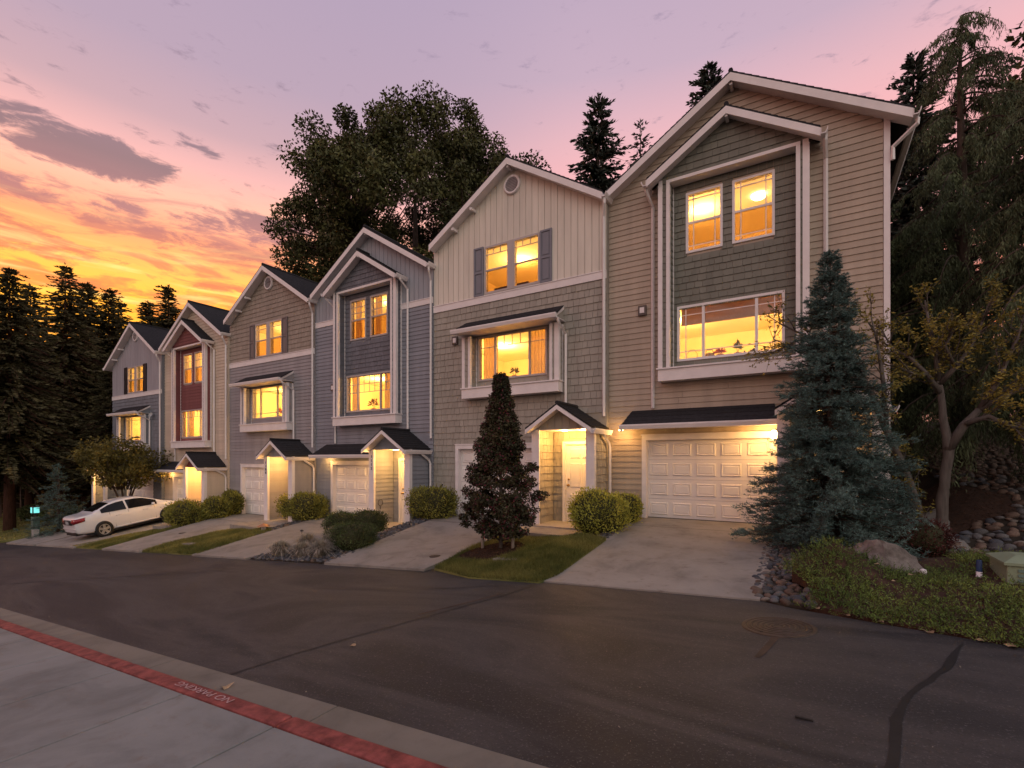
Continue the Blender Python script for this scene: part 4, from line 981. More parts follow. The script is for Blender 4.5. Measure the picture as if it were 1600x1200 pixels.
def spray_mesh(r, B, D, L_, wd):
    n = len(B); W1 = unit(np.cross(D, unit(r.normal(size=(n, 3))))); Tn = B + D * L_[:, None]; M = B + D * L_[:, None] * .45
    V = np.stack([B, M + W1 * (wd * L_)[:, None], Tn, M - W1 * (wd * L_)[:, None]], 1).reshape(-1, 3)
    return V, np.arange(4 * n).reshape(n, 4)
PROTO = {}
def conifer(key, loc, label, group=None, m=FIR, bark=BARK, scale=1.0, rz=0, name='conifer_tree', cat='tree', **kw):
    if key not in PROTO:
        r, B, D, L_, TW, wd = conifer_data(**kw); V, F_ = spray_mesh(r, B, D, L_, wd)
        c = np_mesh('crown', V, F_, m); TW.tube([(0, 0, -.3), (0, 0, kw['H'] * .5), (0, 0, kw['H'] * .97)], [kw['H'] * .017 + .03, kw['H'] * .011 + .015, .012], 8)
        tr = TW.build('trunk', bark); PROTO[key] = (c, tr); first = True
    else: first = False
    e = empty(name, loc, rz); e.scale = (scale,) * 3; thing(e, label, cat, group)
    for o in PROTO[key]:
        if first: o.parent = e
        else:
            q = o.copy(); COL.objects.link(q); q.parent = e
    return e
GR = 'firs in the grove beyond the left end of the row'
kwF = dict(whorls=96, nb=13, per=105, ln=.50, wd=.18, droop=.42, power=.86)
LB = [('a', -38.5, 8.6, 15.0, 'fir cut by the left edge of the picture, its reddish trunk bare at the foot'), ('b', -44, 10.8, 15.6, 'fir just right of the one at the left edge, with a ragged twin top'), ('c', -42, 12.0, 16.6, 'tallest pointed fir in the middle of the left grove'),
      ('a', -46, 14.4, 17.2, 'narrow fir right of the tallest one in the left grove'), ('b', -44.5, 15.2, 16.6, 'spiky fir behind the pale grey townhouse\'s left corner'), ('c', -48, 17.2, 17.0, 'small-topped fir closest to the pale grey townhouse\'s gable'),
      ('a', -47.5, 18.9, 17.4, 'left of the two firs rising behind the pale grey townhouse\'s roof'), ('b', -46, 19.8, 18.6, 'right and taller of the two firs behind the pale grey townhouse\'s roof'),
      ('c', -52, 10.5, 14.5, 'fir standing deep in the left grove behind the carport'), ('a', -36.6, 12.6, 9.4, 'lower bushy fir filling the gap beside the pale grey townhouse'), ('b', -46.5, 15.6, 11.0, 'lower fir with drooping boughs filling the middle of the left grove'), ('c', -41.5, 14.6, 11.5, 'dense lower fir left of the pale grey townhouse, before the spiky one'), ('b', -47, 11.9, 12.0, 'dense lower fir below the tallest one in the left grove'), ('a', -49, 13.3, 13.0, 'half-hidden fir filling the back of the left grove')]
HP = {'a': 15., 'b': 15.6, 'c': 16.6}
for i, (k, x, y, h_, lab) in enumerate(LB):
    seeds = {'a': 3, 'b': 8, 'c': 21}[k]; e_ = {'a': dict(R0=5.2, z0=.25), 'b': dict(R0=5.0, z0=.22), 'c': dict(R0=5.6, z0=.20)}[k]
    conifer(k, (x, y, float(zg(x, y)) - .1), lab, GR, FIR, BARKR, h_ / HP[k], i * 1.3, 'fir_tree', H=HP[k], seed=seeds, **kwF, **e_)
GB = 'conifers behind the row'
conifer('d', (-11.7, 30, -1.0), 'broad dark fir behind the valley between the cream gable and the near end house', GB, FIR2, BARK, 1, 0, 'fir_tree', seed=5, H=24.7, R0=4.9, whorls=100, nb=11, per=60, ln=.85, wd=.19, droop=.30, z0=.12, power=.62)
conifer('e', (-10.1, 34, -1.0), 'thin-topped fir behind the near end house\'s left roof slope', GB, FIR2, BARK, 1, 0, 'fir_tree', seed=9, H=24.9, R0=4.6, whorls=64, nb=8, per=36, ln=.8, wd=.17, droop=.22, z0=.12, power=.75)
conifer('f', (-4.9, 30, -.6), 'narrow conifer tip just left of the near end house\'s ridge', GB, FIR2, BARK, 1, 0, 'fir_tree', seed=14, H=23.6, R0=3.4, whorls=90, nb=11, per=60, ln=.8, wd=.2, droop=.15, z0=.12, power=.6)
for i, (x, y, s, lab) in enumerate([(3.2, 22, .55, 'dark fir behind the near end house\'s right eave'), (7.5, 21, .52, 'dark fir deep behind the weeping cedars at the right'), (12, 17, .5, 'dark fir beyond the right edge behind the rock slope')]):
    conifer('d', (x, y, float(zg(x, y)) - .3), lab, 'dark firs behind the rock slope', FIR2, BARK, s, i * 2.1 + 1, 'fir_tree')
# wooded ridge closing the horizon all round
def ridge():
    r = np.random.default_rng(77); n = 720; a = np.linspace(0, 2 * math.pi, n, endpoint=False); top = 9 + 4 * np.sin(3 * a + 1) + 2.5 * np.sin(11 * a) + r.uniform(-1, 3.2, n); V = []
    for rad, h_ in ((235, 0 * top - 9), (245, top * .55 - 4), (252, top), (300, top * .7), (330, 0 * top - 9)): V.append(np.stack([rad * np.cos(a), rad * np.sin(a), h_ + (0 if rad in (235, 330) else 1) * r.uniform(-.8, .8, n)], 1))
    V = np.concatenate(V); k = np.arange(n); k2 = (k + 1) % n; F_ = np.concatenate([np.stack([i * n + k, i * n + k2, (i + 1) * n + k2, (i + 1) * n + k], 1) for i in range(4)])
    np_mesh('hills', V, F_, mat('far_woods', (.035, .038, .02), .95, .5, .15), kind='structure')
ridge()
# blue spruce: boughs carrying twigs, each twig bristling with needles
def spruce(loc, H, R0, label, seed, whorls, nb, ntw, m=SPRUCE, needles=22, nl=.046, z0=.04, lobes=()):
    r = np.random.default_rng(seed); B = []; D = []; TL = []; tw = MB()
    for k in range(whorls):
        for j in range(max(4, int(nb * (.6 + .4 * (1 - z0 - k / whorls))))):
            a = r.uniform(0, 2 * math.pi); tt = z0 + (1 - z0) * (k + r.uniform(-1.2, 1.2)) / whorls; tt = min(max(tt, z0), .985); zc = H * tt
            env = R0 * (1 - tt) ** .95 * (1 + .16 * math.sin(3 * a + 9 * tt + seed) + .10 * math.sin(5 * a - 14 * tt)) + .05
            if tt < .14: env *= .66 + 2.2 * tt
            L = env * r.uniform(.62, 1.10); d = np.array([math.cos(a), math.sin(a), 0]); sd_ = np.array([-d[1], d[0], 0]); m_ = max(4, int(ntw * (L / R0) ** .8))
            s = np.sort(r.uniform(.25, 1, m_)); up = .30 if tt > .75 else -.10
            P = np.outer(s * L, d); P[:, 2] += zc + up * L * s - .28 * L * s ** 2 + .22 * L * s ** 3 + r.normal(0, .035, m_)
            sg = np.where(np.arange(m_) % 2 == 0, 1, -1) * r.uniform(.35, 1.0, m_); sg[-1] = 0
            B.append(P); D.append(unit(np.outer(np.ones(m_), d) + np.outer(sg, sd_) + np.array([0, 0, .16]) + r.normal(0, .30, (m_, 3)))); TL.append((.22 - .10 * s) * (.55 + .6 * (1 - tt)) * r.uniform(.7, 1.25, m_))
            if L > .25: tw.tube([(0, 0, zc), tuple(d * L * .5 + np.array([0, 0, zc + up * L * .5 - .04 * L])), tuple(d * L * .95 + np.array([0, 0, zc + up * L - .06 * L]))], [.014, .008, .003], 4)
    P = np.zeros((10, 3)); P[:, 2] = H * r.uniform(.93, .99, 10); B.append(P); D.append(unit(r.normal(0, .45, (10, 3)) + np.array([0, 0, .8]))); TL.append(np.full(10, .12))
    B, D, TL = np.concatenate(B), np.concatenate(D), np.concatenate(TL); n = len(B)
    s = r.uniform(0, 1, (n, needles)); P = B[:, None] + D[:, None] * (s * TL[:, None])[..., None]
    nd_ = unit(D[:, None] * .75 + unit(r.normal(size=(n, needles, 3))) * .75); P = P.reshape(-1, 3); nd_ = nd_.reshape(-1, 3)
    ll = nl * r.uniform(.7, 1.3, len(P)); Wd = unit(np.cross(nd_, unit(r.normal(size=nd_.shape)))) * (nl * .10)
    V, F_ = blades(P, P + nd_ * ll[:, None], Wd)
    e = empty('blue_spruce', loc); thing(e, label, 'tree'); np_mesh('crown', V, F_, m, e)
    Vt, Ft = blades(B, B + D * TL[:, None] * 1.05, unit(np.cross(D, unit(r.normal(size=D.shape)))) * .006); np_mesh('twigs', Vt, Ft, BARK, e, kind='stuff')
    tw.tube([(0, 0, -.1), (0, 0, H * .5), (0, 0, H * .96)], [.075, .045, .01], 8).build('trunk', BARK, e); return e
spruce((.32, 9.70, -1.50), 5.0, 1.40, 'large blue spruce in front of the near end garage\'s right side', 4, 66, 15, 40)
spruce((-.13, 10.1, -1.50), 1.30, .50, 'low blue spruce tuft at the left foot of the large spruce', 6, 11, 9, 16)
spruce((-30.6, 8.5, -3.52), 3.35, 1.45, 'small dark spruce left of the white saloon car', 12, 26, 9, 22, needles=12, nl=.06, m=SPRUCE)
# broadleaf trees from leaf clumps carried on limbs
def broadleaf(name, loc, limbs, clumps, n_each, cr, leaf, m, label, group=None, bark=BARK, seed=1, trunk_pts=None, trunk_r=None, cat='tree', flat=.8, m2=None, f2=0):
    r = np.random.default_rng(seed); e = empty(name, loc); thing(e, label, cat, group)
    tb = MB()
    if trunk_pts is not None: tb.tube(trunk_pts, trunk_r, 10)
    for P, rad in limbs: tb.tube(P, rad, 6)
    tb.build('trunk', bark, e)
    n = len(clumps); C = np.asarray(clumps); cs = np.repeat(C, n_each, 0); rr = np.repeat(r.uniform(.7, 1.2, n) * cr, n_each)
    off = unit(r.normal(size=(len(cs), 3))) * (r.random((len(cs), 1)) ** .45) * np.array([1, 1, flat]); P = cs + off * rr[:, None]
    out = unit(off + .3 * r.normal(size=off.shape)); U = unit(out + r.normal(0, .7, off.shape) - np.array([0, 0, .3])) * (leaf * r.uniform(.6, 1.3, len(P)))[:, None]
    W_ = unit(np.cross(U, r.normal(size=U.shape))) * (leaf * .52 * r.uniform(.7, 1.2, len(P)))[:, None]
    if m2 is not None:
        k = r.random(len(P)) < f2; V, F_ = leaves(P[~k], U[~k], W_[~k]); np_mesh('crown', V, F_, m, e); V, F_ = leaves(P[k], U[k], W_[k]); np_mesh('crown', V, F_, m2, e)
    else: V, F_ = leaves(P, U, W_); np_mesh('crown', V, F_, m, e)
    return e
def big_tree():
    r = np.random.default_rng(31); H0 = 19.7; cl = []; limbs = []
    ctr = np.array([0, 0, H0]); rad = np.array([8.1, 8.1, 6.9])
    while len(cl) < 360:
        u = unit(r.normal(size=3)); q = r.uniform(.42, 1.0) ** .5
        lump = 1 + .06 * math.sin(4 * math.atan2(u[1], u[0]) + 3 * u[2]) + .05 * math.sin(7 * u[2] + 5 * u[0])
        p = ctr + u * rad * q * lump
        if u[2] < .25: p[:2] *= 1.11
        if p[2] < 10.8: continue
        if u[2] < .1 and q < .62 and r.random() < .45: continue
        if any(np.linalg.norm(p - c) < .80 for c in cl): continue
        cl.append(p)
    fork = np.array([0, 0, 9.0]); mains = []
    for k in range(11):
        a = 2 * math.pi * k / 11 + r.uniform(-.2, .2); el_ = r.uniform(.5, 1.25); L = r.uniform(7, 10.5)
        base = np.array([0, 0, r.uniform(6.5, 11)]); tip = base + L * np.array([math.cos(a) * math.cos(el_), math.sin(a) * math.cos(el_), math.sin(el_)])
        mid = (base + tip) / 2 + np.array([0, 0, -.6]) + r.normal(0, .4, 3); limbs.append(([tuple(base), tuple(mid), tuple(tip)], [.30, .19, .08])); mains.append((base, mid, tip))
    for p in cl:
        b = min((m_ for M_ in mains for m_ in (M_[1], M_[2], (M_[1] + M_[2]) / 2, (M_[0] + M_[1]) / 2)), key=lambda q: np.linalg.norm(q - p) + (2 if q[2] > p[2] else 0))
        limbs.append(([tuple(b), tuple((b + p) / 2 + r.normal(0, .25, 3)), tuple(p)], [.10, .055, .02]))
    broadleaf('oak_tree', (-23.8, 25.8, -3.3), limbs, cl, 430, 1.05, .12, OAK, 'huge dark broadleaf tree behind the blue-grey and cream townhouses', None, BARK, 33, [(0, 0, -.5), (0, 0, 4), (.2, .1, 9), (.1, 0, 15), (0, 0, 22)], [.75, .62, .5, .3, .1])
big_tree()
def rand_clumps(r, n, c, rad, zmin=-9, shell=.3):
    o = []
    while len(o) < n:
        u = unit(r.normal(size=3)) * r.uniform(shell, 1) ** .6
        p = np.array(c) + u * np.array(rad)
        if p[2] > zmin: o.append(p)
    return o
r_ = np.random.default_rng(5)
c_ = rand_clumps(r_, 60, (0, 0, 8.5), (2.8, 2.8, 4.0)); broadleaf('broadleaf_tree', (6.6, 20, .6), [([(0, 0, 4), tuple(p * .6 + np.array([0, 0, 2])), tuple(p)], [.09, .05, .015]) for p in c_], c_, 200, .8, .13, OAK, 'dark leafy tree at the top right corner behind the weeping cedars', None, BARK, 2, [(0, 0, -.4), (0, 0, 5), (0, 0, 9)], [.25, .18, .06])
c_ = rand_clumps(r_, 46, (0, 0, 3.6), (1.3, 1.3, 2.4)); broadleaf('broadleaf_tree', (2.45, 18.5, .9), [([(0, 0, 1), tuple(p * .6 + np.array([0, 0, .6])), tuple(p)], [.05, .03, .01]) for p in c_], c_, 170, .6, .10, mat('light_leaf', (.055, .060, .018), .7, .3, 1, piece=.4), 'lighter green bushy tree glimpsed just right of the near end house', None, BARK, 3, [(0, 0, -.4), (0, 0, 2), (0, 0, 4)], [.12, .09, .04])
# small multi-stem tree by the left drives
r_ = np.random.default_rng(17)
c_ = rand_clumps(r_, 44, (0, 0, 3.0), (1.75, 1.75, 1.25), 1.35); tri = [([(0, 0, -.1), (.12 * math.cos(a), .12 * math.sin(a), .8), (.5 * math.cos(a), .5 * math.sin(a), 1.9), (.9 * math.cos(a), .9 * math.sin(a), 2.9)], [.055, .05, .035, .015]) for a in (.3, 1.7, 3.1, 4.6)]
broadleaf('small_tree', (-28.0, 10.2, -3.0), tri + [([(p[0] * .35, p[1] * .35, 1.6), tuple(p)], [.02, .006]) for p in c_], c_, 150, .62, .085, SMALL, 'small multi-stemmed yellow-green tree behind the white saloon car', None, BARK, 18)
# columnar tree on the lawn with its stakes
def columnar():
    r = np.random.default_rng(41); H = 3.62; zk = [0, .36, .6, .88, 1.4, 1.8, 2.2, 2.6, 2.83, 3.2, 3.45, 3.62]; rk = [.05, .34, .56, .70, .73, .58, .43, .31, .22, .11, .05, .0]
    cl = []
    for k in range(420):
        z = r.uniform(.42, H); R_ = np.interp(z, zk, rk) * r.uniform(.35, 1.02) ** .6; a = r.uniform(0, 2 * math.pi); R_ *= 1 + .15 * math.sin(3 * a + 4 * z) + .10 * math.sin(5 * a - 7 * z); cl.append((R_ * math.cos(a), R_ * math.sin(a), z))
    lm = [([(0, 0, max(.3, c[2] - .35)), tuple(c)], [.010, .004]) for c in cl[::3]]
    broadleaf('columnar_tree', (-5.32, 8.28, -1.95), lm, cl, 140, .16, .033, PURP, 'narrow staked tree with dark purple-green leaves on the near lawn', None, BARKG, 42, [(0, 0, -.1), (0, 0, 1.5), (0, 0, 3.4)], [.045, .032, .008], flat=.7, m2=PURR, f2=.10)
columnar()
STAKE = mat('weathered_stake', (.34, .29, .25), .85, .2, 4, streak=(8, 8, 1))
for i, (x, y, lab) in enumerate([(-5.78, 8.30, 'left wooden stake beside the columnar tree'), (-5.02, 8.26, 'right wooden stake beside the columnar tree')]):
    st_ = MB().tube([(0, 0, -.2), (0, 0, 1.1)], .034, 8).build('tree_stake', STAKE, None, (x, y, float(z5(x, y)) + .02)); thing(st_, lab, 'stake', 'stakes of the columnar tree')
    MB().tube([(0, 0, .95), ((-5.32 - x) * .5, .03, .93), (-5.32 - x, 0, .95)], .008, 5).build('tie', DARK, st_)
# sparse tree by the boulder, and the leaning one
def sparse(name, limbs, loc, label, seed, n, bark=BARKG, tip=.5):
    r = np.random.default_rng(seed); L0 = np.array(loc); tb = MB(); lv = []
    for P, rad in limbs:
        P = np.array(P) - L0; tb.tube([tuple(p) for p in P], rad, 9)
    tw = []
    for P, rad in limbs:
        P = np.array(P) - L0
        if max(rad) > .075: continue
        for k in range(len(P) - 1):
            for q in range(5):
                s = r.random(); b = P[k] * (1 - s) + P[k + 1] * s; d = unit(P[k + 1] - P[k] + r.normal(0, .45, 3) * np.linalg.norm(P[k + 1] - P[k]) + np.array([0, 0, .08])); L = r.uniform(.25, .6)
                m1 = b + d * L * .5 + r.normal(0, .04, 3); tpt = b + d * L; tb.tube([tuple(b), tuple(m1), tuple(tpt)], [.011, .007, .003], 5); tw += [(m1, tpt)]
                for _ in range(2):
                    d2 = unit(d + r.normal(0, .6, 3)); t2 = m1 + d2 * r.uniform(.15, .35); tb.tube([tuple(m1), tuple(t2)], [.006, .002], 4); tw.append((m1, t2))
    e = empty(name, loc); thing(e, label, 'tree'); tb.build('trunk', bark, e)
    C = []; 
    for a, b in tw:
        k = r.poisson(n); s = r.uniform(.3, 1.08, k)[:, None]; C.append(a * (1 - s) + b * s + r.normal(0, .035, (k, 3)))
    C = np.concatenate(C); U = unit(r.normal(0, 1, C.shape) * np.array([1, 1, .35]) - np.array([0, 0, .35])) * r.uniform(.022, .045, (len(C), 1)); W_ = unit(np.cross(U, r.normal(size=U.shape))) * r.uniform(.009, .018, (len(C), 1))
    V, F_ = leaves(C, U, W_); np_mesh('crown', V, F_, OLIVE, e); return e
sparse('sparse_tree', [([(1.98, 11.2, -1.5), (2.0, 11.2, -1.25), (2.02, 11.2, -.95), (2.015, 11.2, -.7), (2.05, 11.2, -.45), (2.06, 11.2, -.2), (2.10, 11.2, .05), (2.105, 11.2, .25), (2.07, 11.2, .48), (2.03, 11.2, .72), (2.02, 11.2, .95), (2.0, 11.2, 1.17), (1.97, 11.2, 1.4)], [.125, .098, .084, .09, .076, .08, .078, .084, .064, .058, .054, .05, .045]),
    ([(1.97, 11.2, 1.4), (1.91, 11.1, 1.97), (1.84, 11.2, 2.43), (1.78, 11.2, 2.85)], [.05, .035, .025, .012]), ([(1.99, 11.2, 1.18), (1.78, 11.0, 1.5), (1.53, 10.9, 1.8), (1.31, 11.0, 2.0), (1.15, 10.95, 2.32)], [.05, .035, .03, .02, .01]),
    ([(1.98, 11.2, 1.34), (2.17, 11.1, 1.6), (2.37, 11.2, 1.91), (2.5, 11.2, 2.23), (2.62, 11.2, 2.65)], [.05, .04, .03, .02, .01]), ([(2.09, 11.2, .18), (2.29, 11.15, .6), (2.5, 11.2, .86)], [.085, .066, .052]), ([(2.5, 11.2, .86), (2.73, 11.2, 1.04), (3.04, 11.2, 1.2), (3.4, 11.2, 1.35)], [.06, .05, .035, .02]),
    ([(2.3, 11.1, .62), (2.57, 11.0, .73), (2.8, 11.0, .57), (3.06, 11.0, .48)], [.05, .04, .03, .015]), ([(2.5, 11.2, .86), (2.69, 11.1, 1.28), (2.85, 11.2, 1.7), (2.96, 11.2, 2.0), (3.04, 11.2, 2.35)], [.05, .04, .03, .02, .01]),
    ([(2.17, 11.1, 1.6), (2.0, 10.9, 1.95), (2.15, 10.8, 2.3)], [.03, .02, .008]), ([(1.78, 11.0, 1.5), (1.6, 10.7, 1.45), (1.35, 10.6, 1.6)], [.025, .018, .008])], (2.0, 11.2, -1.4), 'small forked tree with a bare grey trunk and sparse olive leaves by the rock slope', 51, 14)
sparse('sparse_tree', [([(1.74, 10.9, -1.3), (1.59, 10.8, -.68), (1.49, 10.8, -.29), (1.37, 10.8, .04), (1.15, 10.48, .54)], [.075, .062, .058, .058, .055]), ([(1.15, 10.48, .54), (.91, 10.2, 1.18), (.64, 10.2, 1.76), (.27, 10.2, 2.08), (-.12, 10.2, 2.30), (-.45, 10.2, 2.52)], [.06, .05, .035, .025, .018, .008]),
    ([(1.15, 10.48, .54), (1.09, 10.2, 1.27), (1.01, 10.2, 1.94), (.91, 10.2, 2.49)], [.05, .035, .02, .008]), ([(.64, 10.2, 1.76), (.55, 10.1, 2.1), (.62, 10.0, 2.4)], [.03, .018, .008]), ([(.0, 10.2, 2.2), (-.3, 10.1, 2.1), (-.48, 10.05, 1.95)], [.018, .012, .006])],
    (1.74, 10.9, -1.3), 'slim leaning tree whose upper twigs pass behind the blue spruce', 52, 11)
# weeping cedars
def weeping(loc, H, R0, label, seed, nbr, strands, per):
    r = np.random.default_rng(seed); e = empty('weeping_cedar', loc); thing(e, label, 'tree', 'weeping cedars at the right edge'); tb = MB(); P_ = []; D_ = []; L_ = []
    tb.tube([(0, 0, -.4), (.03, 0, H * .5), (-.04, 0, H * .85), (-.02, 0, H * .97)], [.20, .13, .05, .012], 9)
    for k in range(nbr):
        tt = .10 + .89 * (k + r.uniform(0, 1)) / nbr; zc = H * tt; a = r.uniform(0, 2 * math.pi); L = (R0 * (1 - tt) ** .75 + .38) * r.uniform(.55, 1.15); d = np.array([math.cos(a), math.sin(a), 0])
        s = np.linspace(0, 1, 7); B = np.outer(s * L, d); B[:, 2] = zc + L * (.35 * s - .75 * s ** 2.2); tb.tube([tuple(p) for p in B], list(np.linspace(.035, .006, 7) * (.4 + L / R0)), 5)
        ns = max(4, int(strands * L / R0))
        for q in range(ns):
            s_ = r.uniform(.18, 1.0); base = d * L * s_ + np.array([0, 0, zc + L * (.35 * s_ - .75 * s_ ** 2.2)]); sl_ = r.uniform(.30, 1.05) * (.45 + .75 * (1 - tt)) * (.6 + .4 * s_)
            u = np.sort(r.uniform(0, 1, per)); sw = r.normal(0, .10, 2); pts = base + np.stack([u * sw[0] + d[0] * .10 * u, u * sw[1] + d[1] * .10 * u, -u * sl_], 1) + r.normal(0, .028, (per, 3))
            P_.append(pts); D_.append(unit(np.stack([r.normal(0, .38, per), r.normal(0, .38, per), -np.ones(per)], 1))); L_.append(r.uniform(.07, .15, per) * (1.2 - .5 * u))
    P_, D_, L_ = np.concatenate(P_), np.concatenate(D_), np.concatenate(L_); V, F_ = spray_mesh(r, P_, D_, L_, .085)
    np_mesh('crown', V, F_, CEDAR, e); tb.build('trunk', BARK, e)
weeping((3.25, 16.0, .2), 10.9, 2.5, 'tall weeping cedar with a leaning leader against the pink sky', 61, 150, 60, 24)
weeping((4.05, 13.2, .1), 7.9, 2.3, 'broader weeping cedar cut by the right edge', 63, 150, 60, 24)
weeping((2.75, 19.5, 1.2), 6.4, 2.0, 'lower weeping cedar behind the forked tree', 66, 110, 44, 22)
# shrubs
def shrub(name, loc, rx, ry, rz, m, label, group=None, n=3200, leaf=.030, seed=1, boxy=2.0, wild=.085, upright=.5):
    r = np.random.default_rng(seed); e = empty(name, loc); thing(e, label, 'shrub', group)
    import bmesh
    bm = bmesh.new(); bmesh.ops.create_icosphere(bm, subdivisions=3, radius=1)
    for v in bm.verts:
        p = np.array(v.co); q = (np.abs(p) ** boxy).sum() ** (1 / boxy); p = p / q * (1 + .07 * math.sin(5 * p[0] + seed) + .06 * math.sin(6 * p[1] - 4 * p[2])); v.co = (p[0] * rx * .84, p[1] * ry * .84, max(-.02, rz * .48 + p[2] * rz * .46))
    me = bpy.data.meshes.new('branches'); bm.to_mesh(me); bm.free(); me.materials.append(CORE); link(bpy.data.objects.new('branches', me), e)
    u = unit(r.normal(size=(n, 3))); q = (np.abs(u) ** boxy).sum(1) ** (1 / boxy); u2 = u / q[:, None]
    lump = 1 + .07 * np.sin(5 * u2[:, 0] + seed) + .06 * np.sin(6 * u2[:, 1] - 4 * u2[:, 2]) + r.normal(0, wild, n)
    P = u2 * (r.uniform(.82, 1.0, n) * lump)[:, None] * np.array([rx, ry, rz * .5]); P[:, 2] += rz * .5
    k = P[:, 2] > 0; P, u = P[k], u[k]; n = len(P)
    U = unit(u + np.array([0, 0, upright]) + r.normal(0, .55, (n, 3))) * (leaf * r.uniform(.6, 1.4, n))[:, None]; W_ = unit(np.cross(U, r.normal(size=U.shape))) * (leaf * .42)
    V, F_ = leaves(P, U, W_); np_mesh('foliage', V, F_, m, e); return e
def gz(x, y): return float(zg(x, y)) - .02
shrub('shrub', (-3.98, 10.15, gz(-3.98, 10.15) - .04), .66, .56, .97, LIME, 'round lime-green shrub in front of the near lawn\'s lit porch', n=7500, leaf=.030, seed=3, boxy=2.2)
shrub('shrub', (-3.66, 11.12, gz(-3.66, 11.1)), .36, .34, .72, LIME, 'smaller lime-green shrub behind the round one, against the tan siding', n=3000, leaf=.028, seed=4, boxy=2.4)
shrub('shrub', (-9.50, 11.05, gz(-9.5, 11)), .80, .50, .95, HEDGE, 'clipped olive shrub left of the cream house\'s garage', n=6500, leaf=.034, seed=5, boxy=2.5)
shrub('shrub', (-15.65, 11.1, gz(-15.6, 11)), 1.08, .55, .98, HEDGE, 'long clipped shrub between the brown shingled and blue-grey houses', n=7000, leaf=.042, seed=6, boxy=2.6)
shrub('shrub', (-21.75, 9.95, gz(-21.7, 10)), 1.05, .55, 1.10, HEDGE, 'largest and leftmost of the three clipped shrubs by the maroon bay\'s house', 'three clipped shrubs in a line', n=5000, leaf=.050, seed=7, boxy=2.5)
shrub('shrub', (-20.85, 10.75, gz(-20.8, 10.7)), .62, .50, .92, HEDGE, 'middle one of the three clipped shrubs by the maroon bay\'s house', 'three clipped shrubs in a line', n=3500, leaf=.050, seed=8, boxy=2.8)
shrub('shrub', (-20.95, 11.42, gz(-20.9, 11.4)), .55, .35, 1.02, HEDGE, 'rightmost of the three clipped shrubs, against the brown shingled house', 'three clipped shrubs in a line', n=3000, leaf=.050, seed=9, boxy=2.6)
RB = 'dark round shrubs by the grasses'
shrub('shrub', (-11.85, 9.75, gz(-11.8, 9.7)), .58, .50, .72, BOX, 'left one of three dark rounded shrubs between the two drives', RB, n=5500, leaf=.026, seed=10, boxy=2.2)
shrub('shrub', (-11.05, 10.0, gz(-11.0, 10.0)), .52, .50, .76, BOX, 'back right one of three dark rounded shrubs between the two drives', RB, n=5000, leaf=.026, seed=11, boxy=2.2)
shrub('shrub', (-9.50, 8.10, gz(-9.5, 8.1) - .02), .60, .50, .66, BOX, 'front one of three dark rounded shrubs, nearest the cream house\'s drive', RB, n=6500, leaf=.024, seed=12, boxy=2.3)
shrub('shrub', (1.50, 9.75, gz(1.5, 9.75)), .40, .36, .55, BARB, 'dark red barberry below the forked tree', n=5200, leaf=.020, seed=13, boxy=2.2, wild=.12)
shrub('shrub', (-26.75, 10.9, gz(-26.7, 10.9)), .40, .35, .62, HEDGE, 'small yellow-lit shrub behind the white saloon car', n=1500, leaf=.05, seed=14)
for i, (x, lab) in enumerate([(-41.0, 'left clipped hedge piece under the grove at the far left'), (-37.4, 'right clipped hedge piece under the grove at the far left')]):
    shrub('hedge', (x, 10.4, gz(x, 10.4)), 1.8, .7, .95, BOX, lab, 'low hedge under the grove', n=3500, leaf=.07, seed=20 + i, boxy=3)
# blue fescue
def fescue(x, y, rad, h_, lab, seed, n=900):
    r = np.random.default_rng(seed); a = r.uniform(0, 2 * math.pi, n); q = np.abs(r.normal(0, .55, n)); b0 = np.stack([np.cos(a) * rad * .22 * r.random(n), np.sin(a) * rad * .22 * r.random(n), np.zeros(n)], 1)
    tip = np.stack([np.cos(a) * rad * q, np.sin(a) * rad * q, h_ * np.clip(1.05 - .5 * q ** 2, .1, 1) * r.uniform(.6, 1.1, n)], 1); tip[:, 0] += .08; mid = b0 * .5 + tip * .5 + np.array([0, 0, .12 * h_ / .3])
    sd_ = np.stack([-np.sin(a), np.cos(a), 0 * a], 1) * .0045; V = np.stack([b0 - sd_, b0 + sd_, mid + sd_ * .8, mid - sd_ * .8, tip], 1).reshape(-1, 3); k = np.arange(n)[:, None] * 5
    F_ = np.concatenate([np.concatenate([k, k + 1, k + 2, k + 3], 1), np.concatenate([k + 3, k + 2, k + 4, k + 4], 1)]); F2 = F_[n:, :3]
    me_ = np_mesh('ornamental_grass', V, np.concatenate([F_[:n, [0, 1, 2]], F_[:n, [0, 2, 3]], F2]), FESC, None, (x, y, gz(x, y))); thing(me_, lab, 'ornamental grass', 'tufts of blue grass at the kerb')
for i, (x, y, rd, hh, lab) in enumerate([(-11.3, 7.35, .62, .42, 'leftmost tuft of blue grass, nearest the asphalt'), (-11.0, 7.9, .60, .50, 'tuft of blue grass behind the leftmost one'), (-10.75, 8.45, .50, .55, 'tallest tuft of blue grass, at the back'), (-10.45, 7.35, .50, .40, 'front middle tuft of blue grass among the dark pebbles'),
      (-9.95, 7.75, .50, .48, 'right back tuft of blue grass beside the pale pipe post'), (-9.75, 7.35, .46, .42, 'rightmost tuft of blue grass, beside the dark front shrub')]): fescue(x, y, rd, hh, lab, 70 + i)
